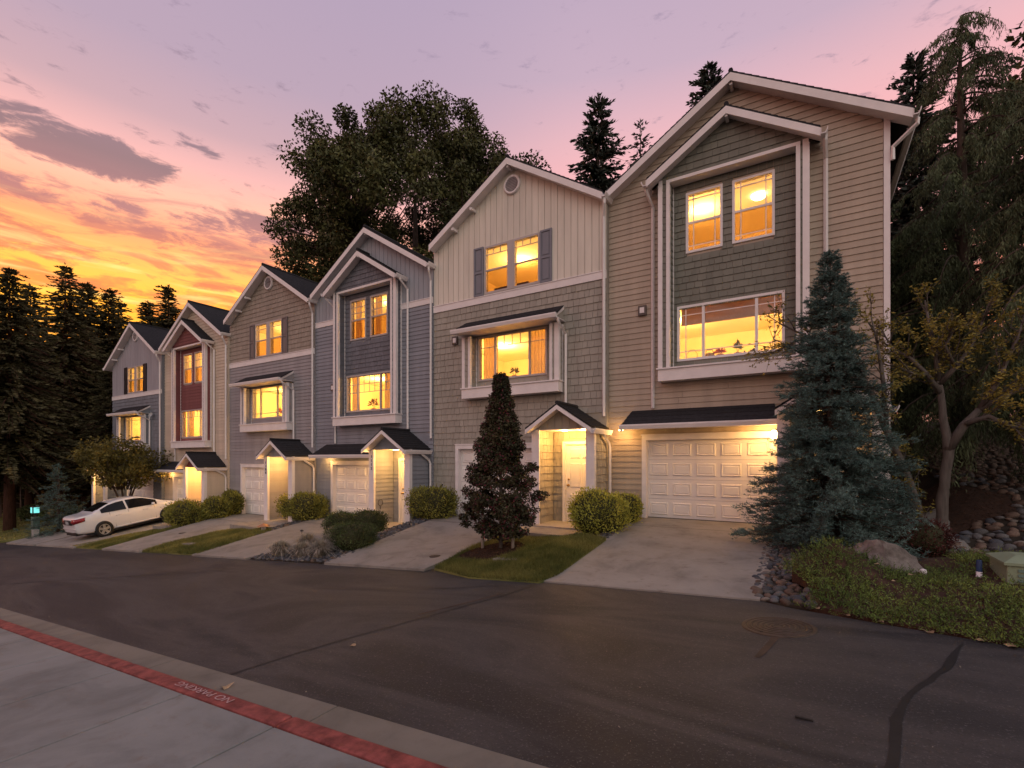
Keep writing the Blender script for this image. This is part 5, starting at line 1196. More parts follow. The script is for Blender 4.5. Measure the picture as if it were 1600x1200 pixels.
# ------------------------------------------------------------------ stones and beds
import bmesh
STONES = []
SM = [mat('river_stone_grey', (.095, .092, .092), .75, .3, 6, .3, 50, .35), mat('river_stone_brown', (.125, .085, .064), .75, .3, 6, .3, 50, .35), mat('river_stone_blue', (.07, .074, .086), .75, .3, 6, .3, 50, .35), mat('river_stone_pale', (.20, .17, .145), .75, .25, 6, .3, 50, .3)]
def stone_mesh(seed, m, sub=2, rough=.22):
    r = np.random.default_rng(seed); bm = bmesh.new(); bmesh.ops.create_icosphere(bm, subdivisions=sub, radius=1); A = r.normal(size=(5, 3)) * 1.3; ph = r.uniform(0, 6, 5); sc = np.array([1, r.uniform(.65, .95), r.uniform(.48, .72)])
    for v in bm.verts:
        p = np.array(v.co); v.co = p * sc * (1 + rough * sum(math.sin(A[k] @ p + ph[k]) for k in range(5)) / 2.2)
    me = bpy.data.meshes.new('river_stone'); bm.to_mesh(me); bm.free(); me.polygons.foreach_set('use_smooth', np.ones(len(me.polygons), bool)); me.materials.append(m); return me
for i in range(12): STONES.append(stone_mesh(100 + i, SM[i % 4] if i % 4 != 3 or i == 3 else SM[0]))
def lay_stones(bed, poly, zf, n, smin, smax, size=None, limit=300, sink=.42):
    """stones laid by dart throwing; largest spacing first"""
    X, Y = scatter(poly, n * 14); pts = []; cell = {}
    for x, y in zip(X, Y):
        s = (size(x, y) if size else 1) * RNG.uniform(smin, smax); c = (int(x / .16), int(y / .16)); ok = True
        for i in (-2, -1, 0, 1, 2):
            for j in (-2, -1, 0, 1, 2):
                for (a, b, q) in cell.get((c[0] + i, c[1] + j), ()):
                    if (a - x) ** 2 + (b - y) ** 2 < (.80 * (q + s)) ** 2: ok = False; break
                if not ok: break
            if not ok: break
        if ok: pts.append((x, y, s)); cell.setdefault(c, []).append((x, y, s))
        if len(pts) >= n: break
    pts.sort(key=lambda p: p[2] / math.hypot(p[0], p[1]), reverse=True)
    mb_v, mb_f = [], []; off = 0
    for k, (x, y, s) in enumerate(pts):
        me = STONES[RNG.integers(0, len(STONES))]; z = float(zf(x, y)) + s * .6 - s * sink; rot = (RNG.normal(0, .2), RNG.normal(0, .2), RNG.uniform(0, 6.28))
        if k < limit:
            o = bpy.data.objects.new('river_stone', me); link(o, bed); o.location = (x, y, z); o.scale = (s, s, s); o.rotation_euler = rot
        else:
            V = np.empty(len(me.vertices) * 3); me.vertices.foreach_get('co', V); V = V.reshape(-1, 3) * s; ca, sa = math.cos(rot[2]), math.sin(rot[2]); V = np.stack([V[:, 0] * ca - V[:, 1] * sa + x, V[:, 0] * sa + V[:, 1] * ca + y, V[:, 2] + z], 1)
            F_ = np.array([p.vertices[:] for p in me.polygons]) + off; off += len(V); mb_v.append(V); mb_f.append(F_)
    if mb_v: np_mesh('small_stones', np.concatenate(mb_v), np.concatenate(mb_f), SM[0] if mb_v[0] is None else SM[RNG.integers(0, 3)], bed, kind='stuff', smooth=True)
BA = [(-.66, 10.15), (-.60, 6.66), (-.30, 6.45), (.02, 6.42), (.12, 6.75), (-.22, 7.5), (-.05, 8.5), (.35, 9.2), (.9, 9.6), (.9, 9.9)]
zA = lambda x, y: max(float(zg(x, y)), float(zr(x))) + .01
bedA = sheet('stone_bed', BA, zA, SOIL, step=.4)
lay_stones(bedA, BA, zA, 560, .032, .060, lambda x, y: np.interp(y, [6.4, 7.2, 8.5, 10], [1.55, 1.25, .85, .7]))
BB = [(1.75, 9.75), (2.1, 9.25), (3.0, 8.95), (4.6, 9.3), (5.2, 12), (5.4, 19), (2.7, 19), (2.6, 14.6), (3.35, 13.2), (3.2, 12.1), (2.55, 11.55), (2.1, 10.9)]
zB = lambda x, y: float(zg(x, y)) + .01
bedB = sheet('stone_bed', BB, zB, SOIL, step=.6)
lay_stones(bedB, BB, zB, 900, .058, .105, lambda x, y: np.interp(y, [9, 11, 15, 19], [.95, 1.0, .85, .85]), 300)
BC = [(-12.0, 7.0), (-8.92, 7.0), (-9.0, 8.6), (-9.14, 9.7), (-9.2, 11.3), (-10.1, 11.6), (-10.2, 10.1), (-11.9, 9.7), (-12.05, 8.5)]
zC = lambda x, y: float(zg(x, y)) + .02
bedC = sheet('stone_bed', BC, zC, SOIL, step=.5)
lay_stones(bedC, BC, zC, 1250, .032, .06, None, 300)
BD = [(-16.2, 9.75), (-14.95, 8.9), (-14.95, 9.9), (-14.9, 11.4), (-16.2, 11.4)]
bedD = sheet('stone_bed', BD, zC, SOIL, step=.5); lay_stones(bedD, BD, zC, 260, .035, .06, None, 60)
BE = [(-4.35, 9.7), (-3.47, 9.2), (-3.45, 11.9), (-4.2, 11.9), (-4.3, 10.9)]
bedE = sheet('mulch_bed', BE, lambda x, y: float(zg(x, y)) + .012, MULCH, step=.4); lay_stones(bedE, [(-3.75, 9.6), (-3.5, 9.4), (-3.48, 11.7), (-3.75, 11.7)], zC, 60, .035, .07, None, 60)
for nm, pl in (('a', [(-21.6, 8.9), (-20.7, 9.6), (-20.7, 11.7), (-21.5, 11.7), (-22.6, 10.4)]), ('b', [(-28.7, 7.1), (-28.2, 7.1), (-26.9, 9.4), (-26.5, 11.4), (-28.5, 11.4), (-31.2, 9.6), (-31.6, 8.2)])):
    sheet('mulch_bed', pl, lambda x, y: float(zg(x, y)) + .025, MULCH, step=.5)
mulch([(.0, 8.6), (.6, 8.9), (1.2, 8.9), (1.75, 9.3), (1.7, 9.75), (1.0, 9.75), (.9, 9.6), (.35, 9.2)], lambda x, y: float(zg(x, y)), 1500, 'x', .012)
mulch([(1.75, 9.9), (2.1, 10.9), (2.55, 11.55), (3.2, 12.1), (3.35, 13.2), (2.6, 14.6), (1.75, 14.6), (1.6, 13)], lambda x, y: float(zg(x, y)), 2200, 'x', .03)
# juniper ground cover
BJ = [(.02, 6.42), (.71, 6.02), (1.5, 5.70), (3.2, 4.98), (5.5, 3.7), (6, 7.6), (4.6, 9.3), (3.0, 8.95), (2.1, 9.25), (1.72, 9.3), (1.2, 8.85), (.6, 8.85), (.0, 8.55), (-.18, 7.5), (.14, 6.75)]
def zJ(x, y):
    m1 = .38 * math.exp(-(((x - .28) / .42) ** 2 + ((y - 7.55) / .62) ** 2)); m2 = .10 + .07 * math.sin(3.1 * x + 1.3 * y) * math.sin(2.3 * y - x)
    edge = min(1, max(0, (y - np.interp(x, [0, .71, 1.5, 3.2, 5.5], [6.42, 6.02, 5.7, 4.98, 3.7])) / .35))
    return max(float(zg(x, y)), float(zr(x))) + .015 + (m1 + max(0, m2) * .9) * edge
bedJ = sheet('planting_bed', BJ, zJ, MULCH, step=.25, th=.2)
def juniper(n):
    BJ2 = [(p[0] - .10 * (p[0] < .2), p[1] - .09 * (p[1] < 6.6)) for p in BJ]; X, Y = scatter(BJ2, n); k = ((X - .9) / .42) ** 2 + ((Y - 8.22) / .30) ** 2 > 1; k &= ~((X > 1.85) & (X < 2.8) & (Y > 7.55) & (Y < 8.4)); k &= RNG.random(len(X)) < np.clip(.45 + .7 * np.sin(3.4 * X + 1) * np.sin(2.9 * Y + X), .14, 1) + (Y < 6.8) * .3; k &= ~((X > 1.0) & (X < 1.7) & (Y > 8.35))
    X, Y = X[k], Y[k]; n = len(X); Z = np.array([zJ(a, b) for a, b in zip(X, Y)]); B = np.stack([X, Y, Z - .01], 1); a = RNG.uniform(0, 6.28, n); t_ = RNG.uniform(.25, 1.25, n); D = np.stack([np.cos(a) * np.sin(t_), np.sin(a) * np.sin(t_), np.cos(t_)], 1); L = RNG.uniform(.08, .24, n)
    q = 9; s = np.linspace(.15, 1, q)[None, :, None]; P = B[:, None] + D[:, None] * L[:, None, None] * s - np.array([0, 0, 1]) * (.25 * L[:, None, None] * s ** 2); sd_ = unit(np.cross(D, RNG.normal(size=D.shape))); sg = np.where(np.arange(q) % 2 == 0, 1, -1)[None, :, None]
    dd = unit(D[:, None] * .9 + sd_[:, None] * sg * .8 + RNG.normal(0, .25, (n, q, 3))); LL = (RNG.uniform(.025, .05, (n, q)) * (1.15 - .6 * s[..., 0]))
    P = P.reshape(-1, 3); dd = dd.reshape(-1, 3); LL = LL.reshape(-1); V, F_ = spray_mesh(RNG, P, dd, LL, .16)
    o = np_mesh('ground_cover', V, F_, JUN, None, kind='stuff'); o['category'] = 'ground cover'; o['label'] = 'low green juniper spreading over the bed at the right'
    Vt, Ft = blades(B, B + D * L[:, None], sd_ * .003); np_mesh('twigs', Vt, Ft, BARK, o, kind='stuff')
juniper(21000)
# boulder
def boulder():
    r = np.random.default_rng(88); bm = bmesh.new(); bmesh.ops.create_icosphere(bm, subdivisions=4, radius=1)
    from mathutils import noise as mn, Vector
    cuts = [((-.75, -.55, .45), .62), ((.55, -.75, .50), .55), ((.2, .3, .95), .50), ((.9, .0, .45), .66), ((-.9, .1, .3), .72), ((0, -1, .15), .66), ((.5, .2, .85), .55), ((.0, 1, .3), .7)]
    for v in bm.verts:
        p = np.array(v.co) * 1.0
        for nrm, d_ in cuts:
            nn = np.array(nrm) / np.linalg.norm(nrm); e_ = p @ nn - d_
            if e_ > 0: p = p - nn * e_ * .94
        vv = Vector(tuple(p)); p *= 1 + .16 * (mn.cell(vv * 2.6 + Vector((3, 1, 7))) - .5) * .35 + .10 * mn.noise(vv * 2.2) + .05 * mn.noise(vv * 6) + .02 * mn.noise(vv * 15); v.co = p * np.array([.60, .46, .60])
    me = bpy.data.meshes.new('boulder'); bm.to_mesh(me); bm.free(); me.materials.append(mat('boulder_stone', (.125, .10, .088), .9, .4, 4.5, 1.0, 30, c2=(.19, .165, .15)))
    o = bpy.data.objects.new('boulder', me); link(o); o.location = (.90, 8.32, -1.50); o.rotation_euler = (0, 0, .2); thing(o, 'large angular grey-brown boulder among the junipers', 'boulder')
boulder()
# fallen leaves
LF = mat('dry_leaf', (.36, .25, .15), .8, .3, 20, piece=.3)
def fallen(x, y, z, s, lab, group=None):
    a = RNG.uniform(0, 6.28); n = 9; v = []
    for k in range(n):
        t_ = 2 * math.pi * k / n; q = s * (1 + .35 * math.cos(3 * t_) + .1 * math.sin(5 * t_)); v.append((q * math.cos(t_), .72 * q * math.sin(t_), .25 * s * math.cos(2 * t_) + .012))
    mb = MB(); mb.add([(0, 0, .004)] + v, [(0, 1 + k, 1 + (k + 1) % n) for k in range(n)]); o = mb.build('fallen_leaf', LF, None, (x, y, z)); o.rotation_euler = (0, 0, a); thing(o, lab, 'leaf', group)
fallen(-4.25, 2.27, float(zr(-4.25)) + .012, .05, 'curled dry leaf in the gutter just behind the kerb lettering'); fallen(-4.05, 3.45, float(zr(-4.05)) + .006, .035, 'pale leaf lying by the long seam in the asphalt')
fallen(-4.7, .75, float(zr(-4.7)) + .108, .03, 'dry leaf on the pavement slabs at the bottom left')
for i, (x, y) in enumerate([(.35, 6.16), (.62, 6.0), (.95, 5.82), (1.28, 5.68), (1.45, 5.60), (1.62, 5.5), (.08, 6.36)]): fallen(x, y, float(zr(x)) + .008, RNG.uniform(.03, .055), 'dry leaf caught along the asphalt edge of the juniper bed', 'dry leaves along the juniper bed')
for i, (x, y) in enumerate([(.55, 7.5), (.72, 7.3), (1.05, 7.35), (.85, 7.0), (1.9, 6.6)]): fallen(x, y, zJ(x, y) + .10, RNG.uniform(.03, .045), 'pale dry leaf lying on top of the juniper', 'pale leaves on the juniper')
X, Y = scatter([(-14, 2.5), (1, 2.5), (1, 5.4), (-3.4, 6.5), (-14, 6.8)], 900); k = RNG.random(len(X)) < np.clip(.12 + .9 * np.exp(-(Y - 2.45) / .35) + .9 * np.exp(-(6.7 - Y) / .4), 0, 1); X, Y = X[k], Y[k]
Cg = np.stack([X, Y, zr(X) + .006], 1); sg2 = RNG.uniform(.003, .009, (len(X), 1)); V, F_ = leaves(Cg, rdir(len(X)) * sg2, rdir(len(X)) * sg2); gq = np_mesh('grit', V, F_, SM[3], road, kind='stuff')
# ------------------------------------------------------------------ utilities and small garden things
UG = mat('utility_green', (.24, .30, .20), .5, .08, 3, .05); UGD = mat('utility_green_dark', (.10, .16, .13), .5, .08); PIPE = mat('pale_plastic', (.40, .40, .39), .5, .06)
tb_ = empty('utility_box', (1.93, 7.62, -1.53)); thing(tb_, 'pale green louvred utility box at the right edge', 'utility box')
MB().box(0, .86, 0, .62, 0, .34).build('cabinet', UG, tb_, bevel=.01)
MB().add([(-.03, -.03, .34), (.89, -.03, .34), (.89, .65, .34), (-.03, .65, .34), (-.03, -.03, .37), (.89, -.03, .37), (.89, .65, .37), (-.03, .65, .37), (.12, .18, .435), (.74, .18, .435), (.74, .44, .435), (.12, .44, .435)],
    [(0, 1, 5, 4), (1, 2, 6, 5), (2, 3, 7, 6), (3, 0, 4, 7), (4, 5, 9, 8), (5, 6, 10, 9), (6, 7, 11, 10), (7, 4, 8, 11), (8, 9, 10, 11), (3, 2, 1, 0)]).build('lid', UG, tb_)
for k in range(5): MB().add([(.09, -.016, .05 + k * .055), (.80, -.016, .05 + k * .055), (.80, -.002, .082 + k * .055), (.09, -.002, .082 + k * .055), (.09, -.002, .05 + k * .055), (.80, -.002, .05 + k * .055)], [(0, 1, 2, 3), (0, 4, 5, 1)]).build('louver', UGD, tb_)
pk = empty('marker_post', (1.76, 7.9, zJ(1.76, 7.9))); thing(pk, 'short blue marker post with a white foot in the junipers', 'marker post')
MB().lathe([(.03, -.1), (.03, .06)], (0, 0, 0), 12).build('foot', WHITE, pk); MB().lathe([(.028, .0605), (.028, .19), (.02, .20)], (0, 0, 0), 12).build('post', mat('marker_blue', (.012, .03, .09), .5), pk)
gl_ = empty('garden_light', (1.24, 7.9, zJ(1.24, 7.9))); thing(gl_, 'small white globe garden light beside the boulder', 'garden light')
MB().tube([(0, 0, -.1), (0, 0, .06)], .012, 6).build('spike', DARK, gl_); MB().lathe([(.005, .05), (.03, .06), (.04, .09), (.03, .12), (.005, .13)], (0, 0, 0), 14).build('globe', WHITE, gl_)
thing(MB().tube([(0, 0, -.1), (.0, 0, .45), (.02, 0, .78)], .014, 8).build('pipe', PIPE, None, (1.34, 10.45, -1.42)), 'thin grey pipe standing by the near end house\'s right corner', 'pipe')
pp = empty('utility_post', (-10.95, 8.75, gz(-10.95, 8.75))); thing(pp, 'pale plastic utility post between the blue grass and the dark shrubs', 'utility post')
MB().lathe([(.13, -.05), (.125, .36), (.135, .365), (.135, .42), (.10, .455), (.01, .46)], (0, 0, 0), 18).build('housing', PIPE, pp)
def path_light(x, y, lab, hh=.34):
    e = empty('path_light', (x, y, gz(x, y))); thing(e, lab, 'path light'); MB().tube([(0, 0, -.1), (0, 0, hh)], .010, 6).build('stem', DARK, e); MB().lathe([(.05, hh), (.035, hh + .035), (.005, hh + .045)], (0, 0, 0), 14).build('shade', DARK, e)
path_light(-11.35, 8.0, 'thin black path light standing among the blue grasses', .52)
lan = empty('garden_lantern', (-15.38, 9.42, gz(-15.38, 9.42))); thing(lan, 'small copper-roofed garden lantern at the lawn corner before the long shrub', 'lantern')
COP = mat('copper_roof', (.45, .24, .13), .4, .15, 5, metal=.6)
MB().lathe([(.05, -.05), (.05, .03)], (0, 0, 0), 8).build('base', DARK, lan)
for k in range(4): MB().tube([(.085 * math.cos(k * 1.571 + .785), .085 * math.sin(k * 1.571 + .785), .03), (.085 * math.cos(k * 1.571 + .785), .085 * math.sin(k * 1.571 + .785), .21)], .010, 4).build('post', DARK, lan)
MB().lathe([(.075, .035), (.075, .205)], (0, 0, 0), 12).build('pane', mat('lantern_glass', (.75, .70, .62), .3), lan); MB().lathe([(.20, .21), (.20, .225), (.10, .275), (.02, .30), (.015, .32)], (0, 0, 0), 16).build('roof', COP, lan)
for x, y, w_, d_, lab in [(-4.72, 7.62, .50, .34, 'flat concrete valve box lid in the near lawn below the columnar tree'), (-16.5, 7.75, .55, .30, 'flat concrete valve box lid in the lawn before the brown shingled house')]:
    zz = (z5 if x > -10 else z3)(x, y); b_ = MB().box(-w_ / 2, w_ / 2, -d_ / 2, d_ / 2, -.1, .035).build('valve_box', DRIVE, None, (x, y, zz), bevel=.006); b_.rotation_euler = (0, -.06, .05); thing(b_, lab, 'valve box')
    MB().box(-.006, .006, -d_ / 2 + .03, d_ / 2 - .03, .0352, .038).build('joint', SOIL, b_)
for x, y, h_, lab in [(-6.6, 7.75, 5, 'round cleanout cover in the cream house\'s drive'), (-19.4, 8.8, 3, 'round cleanout cover in the brown shingled house\'s drive')]:
    b_ = MB().lathe([(.115, -.02), (.115, .006), (.10, .010), (.001, .010)], (0, 0, 0), 24).build('cleanout_cover', IRON, None, (x, y, DRV[h_](x, y) + .002)); b_.rotation_euler = (.03, -.05, 0); thing(b_, lab, 'cover')
# security sign
sg_ = empty('yard_sign', (-3.50, 11.55, -1.44)); thing(sg_, 'small blue octagonal security sign on a stake beside the garage', 'sign')
o8 = [(.125 * math.cos(math.pi / 8 + k * math.pi / 4), 0, .36 + .125 * math.sin(math.pi / 8 + k * math.pi / 4)) for k in range(8)]
MB().ext(o8, (0, .012, 0)).build('panel', mat('sign_blue', (.015, .025, .11), .4, .05), sg_); MB().tube([(0, .018, -.1), (0, .018, .30)], .012, 6).build('stake', PIPE, sg_)
cu = bpy.data.curves.new('lettering', 'FONT'); cu.body = 'ADT'; cu.size = .105; cu.extrude = .001; cu.align_x = 'CENTER'; o = bpy.data.objects.new('tmp', cu); COL.objects.link(o)
me = bpy.data.meshes.new_from_object(o.evaluated_get(bpy.context.evaluated_depsgraph_get())); bpy.data.objects.remove(o); me.materials.clear(); me.materials.append(WHITE2); d_ = bpy.data.objects.new('lettering', me); link(d_, sg_); d_.location = (0, -.003, .325); d_.rotation_euler = (R(90), 0, 0)
# lit pedestal at the far left
CY = mat('cyan_lamp_panel', (.3, .8, .8), .4, .02, 1, emit=.9, ecol=(.16, .75, .72))
pe = empty('lamp_pedestal', (-31.25, 7.85, -3.68)); thing(pe, 'green pedestal with a glowing cyan lamp head at the far left', 'pedestal')
MB().box(-.15, .15, -.13, .13, 0, 1.0).build('post', UGD, pe, bevel=.02); MB().box(-.15, .15, -.14, .14, 1.14, 1.50).build('housing', DARK, pe, bevel=.02); MB().tube([(0, 0, 1.0), (0, 0, 1.14)], .06, 8).build('neck', DARK, pe); MB().box(-.11, .11, -.148, -.1402, 1.19, 1.45).build('lamp_panel', CY, pe); MB().box(.1502, .157, -.10, .10, 1.19, 1.45).build('lamp_panel', CY, pe)
MB().tube([(0, 0, 1.58), (0, 0, 1.76)], .015, 6).build('finial', DARK, pe)
thing(MB().box(-.12, .12, -.1, .1, -.05, .42).box(-.13, .13, -.11, .11, .4205, .45).build('utility_post', PIPE, None, (-30.75, 7.72, gz(-30.7, 7.7))), 'low pale utility box right of the cyan-lit pedestal', 'utility box')
# gas meters and house fittings
for h, x in ((5, .30), (3, .45)):
    r0 = H[h]; q = MB().box(x - .10, x + .10, -.22, -.06, .42, .70).build('gas_meter', PIPE, r0, bevel=.02); MB().tube([(x - .07, -.14, -.1), (x - .07, -.14, .42)], .02, 8).tube([(x + .07, -.14, .70), (x + .07, -.14, .85), (x + .07, -.02, .90)], .02, 8).build('gas_pipe', DARK, q)
MB().box(5.70, 5.86, -.14, -.034, .62, .88).build('meter_box', WHITE, H[6], bevel=.01)
MB().box(.28, .36, -.06, -.025, .38, .50).build('outlet_box', WHITE, H[6], bevel=.006)
hk = MB().lathe([(.10, 0), (.11, .012), (.10, .024), (.09, .012), (.10, 0)], (0, 0, 0), 18, 'x', cap=False).tube([(.01, 0, -.10), (.01, 0, -.22)], .008, 5).build('hose_hook', DARK, H[4], (4.04, -.62, .72))
dsh = MB().lathe([(.0, 0), (.10, -.02), (.19, -.06), (.23, -.10), (.22, -.09), (.0, -.01)], (0, 0, 0), 18, 'y').tube([(0, 0, 0), (0, .12, -.05)], .015, 6).tube([(0, -.08, -.2), (0, -.26, -.02)], .01, 5).build('satellite_dish', PIPE, H[1], (4.95, -.14, 5.25)); dsh.rotation_euler = (-.4, 0, .3); dsh.scale = (.55, .55, .55)
SKYL = mat('skylight_frame', (.30, .30, .33), .3)
for h, (xx, yy) in ((1, (4.4, 2.6)), (2, (4.3, 3.2)), (3, (4.5, 2.6))):
    za_ = 10.18 if h % 2 else 10.07; xa_ = 2.9; zz = za_ - SL * (xx - xa_)
    o = MB().box(-.30, .30, -.55, .55, 0, .09).build('skylight', SKYL, H[h], (xx, yy, zz + .01), bevel=.01); o.rotation_euler = (0, math.atan(SL), 0)
    MB().box(-.24, .24, -.49, .49, .0905, .098).build('pane', mat('skylight_glass', (.5, .5, .55), .08, .02), o)
# ------------------------------------------------------------------ what lies beyond the grove at the far left
DKB = mat('dark_boards', (.05, .032, .025), .85, .25, 2); TUBE = mat('strip_lamp', (1, .8, .4), .4, .02, 1, emit=5, ecol=(1, .62, .18)); GREYP = mat('grey_post', (.16, .11, .09), .6, .2)
cp = empty('carport', (-62, 16, float(zg(-62, 16)))); thing(cp, 'dark carport with strip lamps seen under the firs at the far left', 'carport')
MB().box(-.3, 4, -7, 7, 2.5, 2.75).build('roof', DKB, cp); MB().box(-.4, -.3, -7, 7, 0, 2.5).build('rear_wall', DKB, cp)
for k in range(4): MB().box(3.7, 3.85, -6.8 + k * 4.5, -6.65 + k * 4.5, 0, 2.5).build('post', GREYP, cp)
for k in range(6): MB().box(3.2, 3.3, -6 + k * 2.1, -4.6 + k * 2.1, 2.38, 2.46).build('strip_lamp', TUBE, cp)
point_light('carport_light', (2.5, 0, 2.1), 60, WARM, .3, cp)
fe = empty('fence', (-50, 12, 0)); thing(fe, 'low post and rail fence under the firs at the far left', 'fence')
for k in range(7): y = -4.5 + k * 1.6; z = float(zg(-50, 12 + y)); MB().box(-.05, .05, y - .05, y + .05, z - .1, z + 1.5).build('post', GREYP, fe)
z = float(zg(-50, 12))
for q in (.35, .85, 1.4): MB().box(-.06, -.03, -4.6, 5.2, z + q - .05, z + q + .05).build('rail', GREYP, fe)
for k in range(32): y = -4.4 + k * .3; MB().box(-.09, -.062, y, y + .2, z + .1, z + 1.3).build('board', DKB, fe)
thing(MB().tube([(0, 0, -.1), (0, 0, 3.2)], .05, 8).build('metal_post', GREYP, None, (-42.5, 10.0, float(zg(-42.5, 10)))), 'thin metal pole in front of the carport at the far left', 'pole')
# ------------------------------------------------------------------ car
PAINTW = mat('white_car_paint', (.72, .71, .73), .25, .02, 2, spec=.5); PAINTW.node_tree.nodes['Principled BSDF'].inputs['Coat Weight'].default_value = .6
CGL = mat('car_glass', (.008, .008, .009), .05, .05, spec=.35); RUB = mat('tyre_rubber', (.018, .017, .017), .8, .2); ALU = mat('alloy_wheel', (.52, .50, .48), .3, .05, metal=.7); TAIL = mat('tail_lamp_red', (.26, .012, .02), .2, .1, spec=.5); TRIMK = mat('black_trim', (.015, .015, .016), .5); CHR = mat('chrome', (.6, .6, .6), .15, metal=1); PLATE = mat('number_plate', (.42, .44, .46), .5, .05)
def car():
    e = empty('parked_car'); thing(e, 'white four-door saloon car parked nose-in on a drive, seen from behind', 'car')
    I = lambda y, a, b: float(np.interp(y, a, b))
    W = lambda y: I(y, [0, .06, .18, .45, .9, 1.6, 3.2, 3.8, 4.2, 4.42, 4.55], [.66, .74, .80, .845, .865, .875, .875, .855, .79, .68, .48])
    TOP = lambda y: I(y, [0, .05, .14, .55, .68, 1.0, 1.35, 1.7, 2.1, 2.5, 2.8, 3.2, 3.62, 4.0, 4.35, 4.5, 4.55], [.90, .99, 1.03, 1.045, 1.06, 1.21, 1.345, 1.41, 1.432, 1.42, 1.37, 1.20, 1.0, .93, .80, .68, .60])
    BELT = lambda y: I(y, [0, .14, 1, 2, 3.3, 4.0, 4.35, 4.55], [.86, .96, .97, .935, .885, .84, .72, .55])
    BOT = lambda y: I(y, [0, .1, .5, 1, 3.6, 4.2, 4.55], [.40, .30, .24, .20, .20, .22, .32])
    def XR(y):
        w = W(y); return w * .93 - (w * .93 - .565) * min(1, max(0, (TOP(y) - BELT(y)) / .46))
    ys = [0, .03, .10, .20, .40, .62, .72, 1.0, 1.35, 1.7, 2.1, 2.5, 2.8, 3.2, 3.55, 3.7, 4.0, 4.25, 4.42, 4.52, 4.55]; V = []; n = 10
    for y in ys:
        w, t_, b, zb = W(y), TOP(y), BELT(y), BOT(y); xr = XR(y); m_ = zb + (b - zb) * .45; gh = max(0, t_ - b)
        half = [(0, zb), (w * .80, zb), (w * .96, zb + .06), (w * 1.0, m_), (w * .995, m_ + (b - m_) * .55), (w * .955, b), (xr + .3 * (w * .95 - xr) * (gh < .12), b + gh * .82), (xr * .90, t_ - .012), (xr * .5, t_), (0, t_)]
        V += [(x, y, z) for x, z in half] + [(-x, y, z) for x, z in half[-2:0:-1]]
    m_ = 2 * n - 2; F_ = [(i * m_ + k, i * m_ + (k + 1) % m_, (i + 1) * m_ + (k + 1) % m_, (i + 1) * m_ + k) for i in range(len(ys) - 1) for k in range(m_)]
    for base in (0, (len(ys) - 1) * m_): F_ += [(base + k, base + (m_ - k) % m_ if k else base, base + (m_ - k - 1) % m_, base + k + 1) for k in range(1, n - 1)] + [(base, base + 1, base + m_ - 1)]
    mb = MB().add(V, F_, True); body = mb.build('body', PAINTW, e); s = body.modifiers.new('sub', 'SUBSURF'); s.levels = 2; s.render_levels = 2
    def side(name, y0, y1, sx, lo=.035, hi=.075, par=None, cutr=0):
        mb = MB(); k = 14; P = []
        for i in range(k + 1):
            y = y0 + (y1 - y0) * i / k; w, t_, b, xr = W(y), TOP(y), BELT(y), XR(y); f0, f1 = lo, max(lo + .01, (t_ - b) * .90 - hi * .5)
            g_ = lambda q: w * .955 + (xr - w * .955) * min(1, q / max(.05, (t_ - b) * .82)) + .010
            P += [(sx * g_(f0), y, b + f0), (sx * (g_((f0 + f1) / 2) + .004), y, b + (f0 + f1) / 2), (sx * g_(f1), y, b + f1)]
        mb.add(P, [f for i in range(k) for f in ((3 * i, 3 * i + 1, 3 * i + 4, 3 * i + 3), (3 * i + 1, 3 * i + 2, 3 * i + 5, 3 * i + 4))], True); return mb.build(name, CGL, par or e)
    def edge(y, z, sx, o=.006):
        w, b, zb = W(y), BELT(y), BOT(y); m_ = zb + (b - zb) * .45
        return (sx * (np.interp(z, [zb, zb + .06, m_, m_ + (b - m_) * .55, b], [w * .82, w * .955, w * .99, w * .985, w * .95]) + o), y, z)
    for sx in (1, -1):
        side('window', 1.00, 1.98, sx); side('window', 2.06, 3.28, sx)
        for y in (1.30, 2.03, 3.12): MB().tube([edge(y + (.16 if y < 1.5 and z < .6 else 0), z, sx, -.001) for z in np.linspace(.32, BELT(y) + .02, 9)], .006, 4).build('door_seam', TRIMK, e)
        for y in (1.62, 2.72): x, yy, z = edge(y, .80, sx, .0); MB().tube([(x, y - .11, z), (x + sx * .03, y - .07, z + .004), (x + sx * .03, y + .07, z + .004), (x, y + .11, z)], .014, 6).build('door_handle', PAINTW, e)
        MB().tube([edge(y, .70 + .02 * (y - 2), sx, -.004) for y in np.linspace(.9, 3.6, 20)], .007, 4).build('body_crease', PAINTW, e)
        MB().tube([edge(y, .30, sx, -.002) for y in np.linspace(1.45, 3.3, 12)], .03, 6).build('sill', PAINTW, e)
        x, y, z = edge(3.05, .93, sx, 0); m2 = MB().lathe([(.01, -.05), (.075, -.04), (.09, .02), (.06, .06), (.01, .07)], (0, 0, 0), 14, 'y').build('mirror', PAINTW, e, (x + sx * .10, y, z + .04)); m2.scale = (1.25, 1, .78)
        for y in (.98, 3.62):
            MB().lathe([(.352, 0), (.348, .02), (.2, .024), (.001, .024)], (sx * (W(y) - .008) if sx > 0 else -W(y) - .016, y, .325), 28, 'x').build('wheel_arch', TRIMK, e)
            wx = sx * (W(y) + .012); wh = MB().lathe([(.20, -.20), (.30, -.20), (.322, -.17), (.325, -.05), (.315, .005), (.29, .02), (.225, .012), (.215, -.02), (.215, -.06), (.001, -.06)] if sx > 0 else [(.20, .20), (.30, .20), (.322, .17), (.325, .05), (.315, -.005), (.29, -.02), (.225, -.012), (.215, .02), (.215, .06), (.001, .06)], (wx, y, .325), 32, 'x').build('wheel', RUB, e)
            rm = MB().lathe([(.222, sx * .013), (.21, sx * .016), (.195, sx * .004), (.20, sx * -.02)], (wx, y, .325), 32, 'x', cap=False)
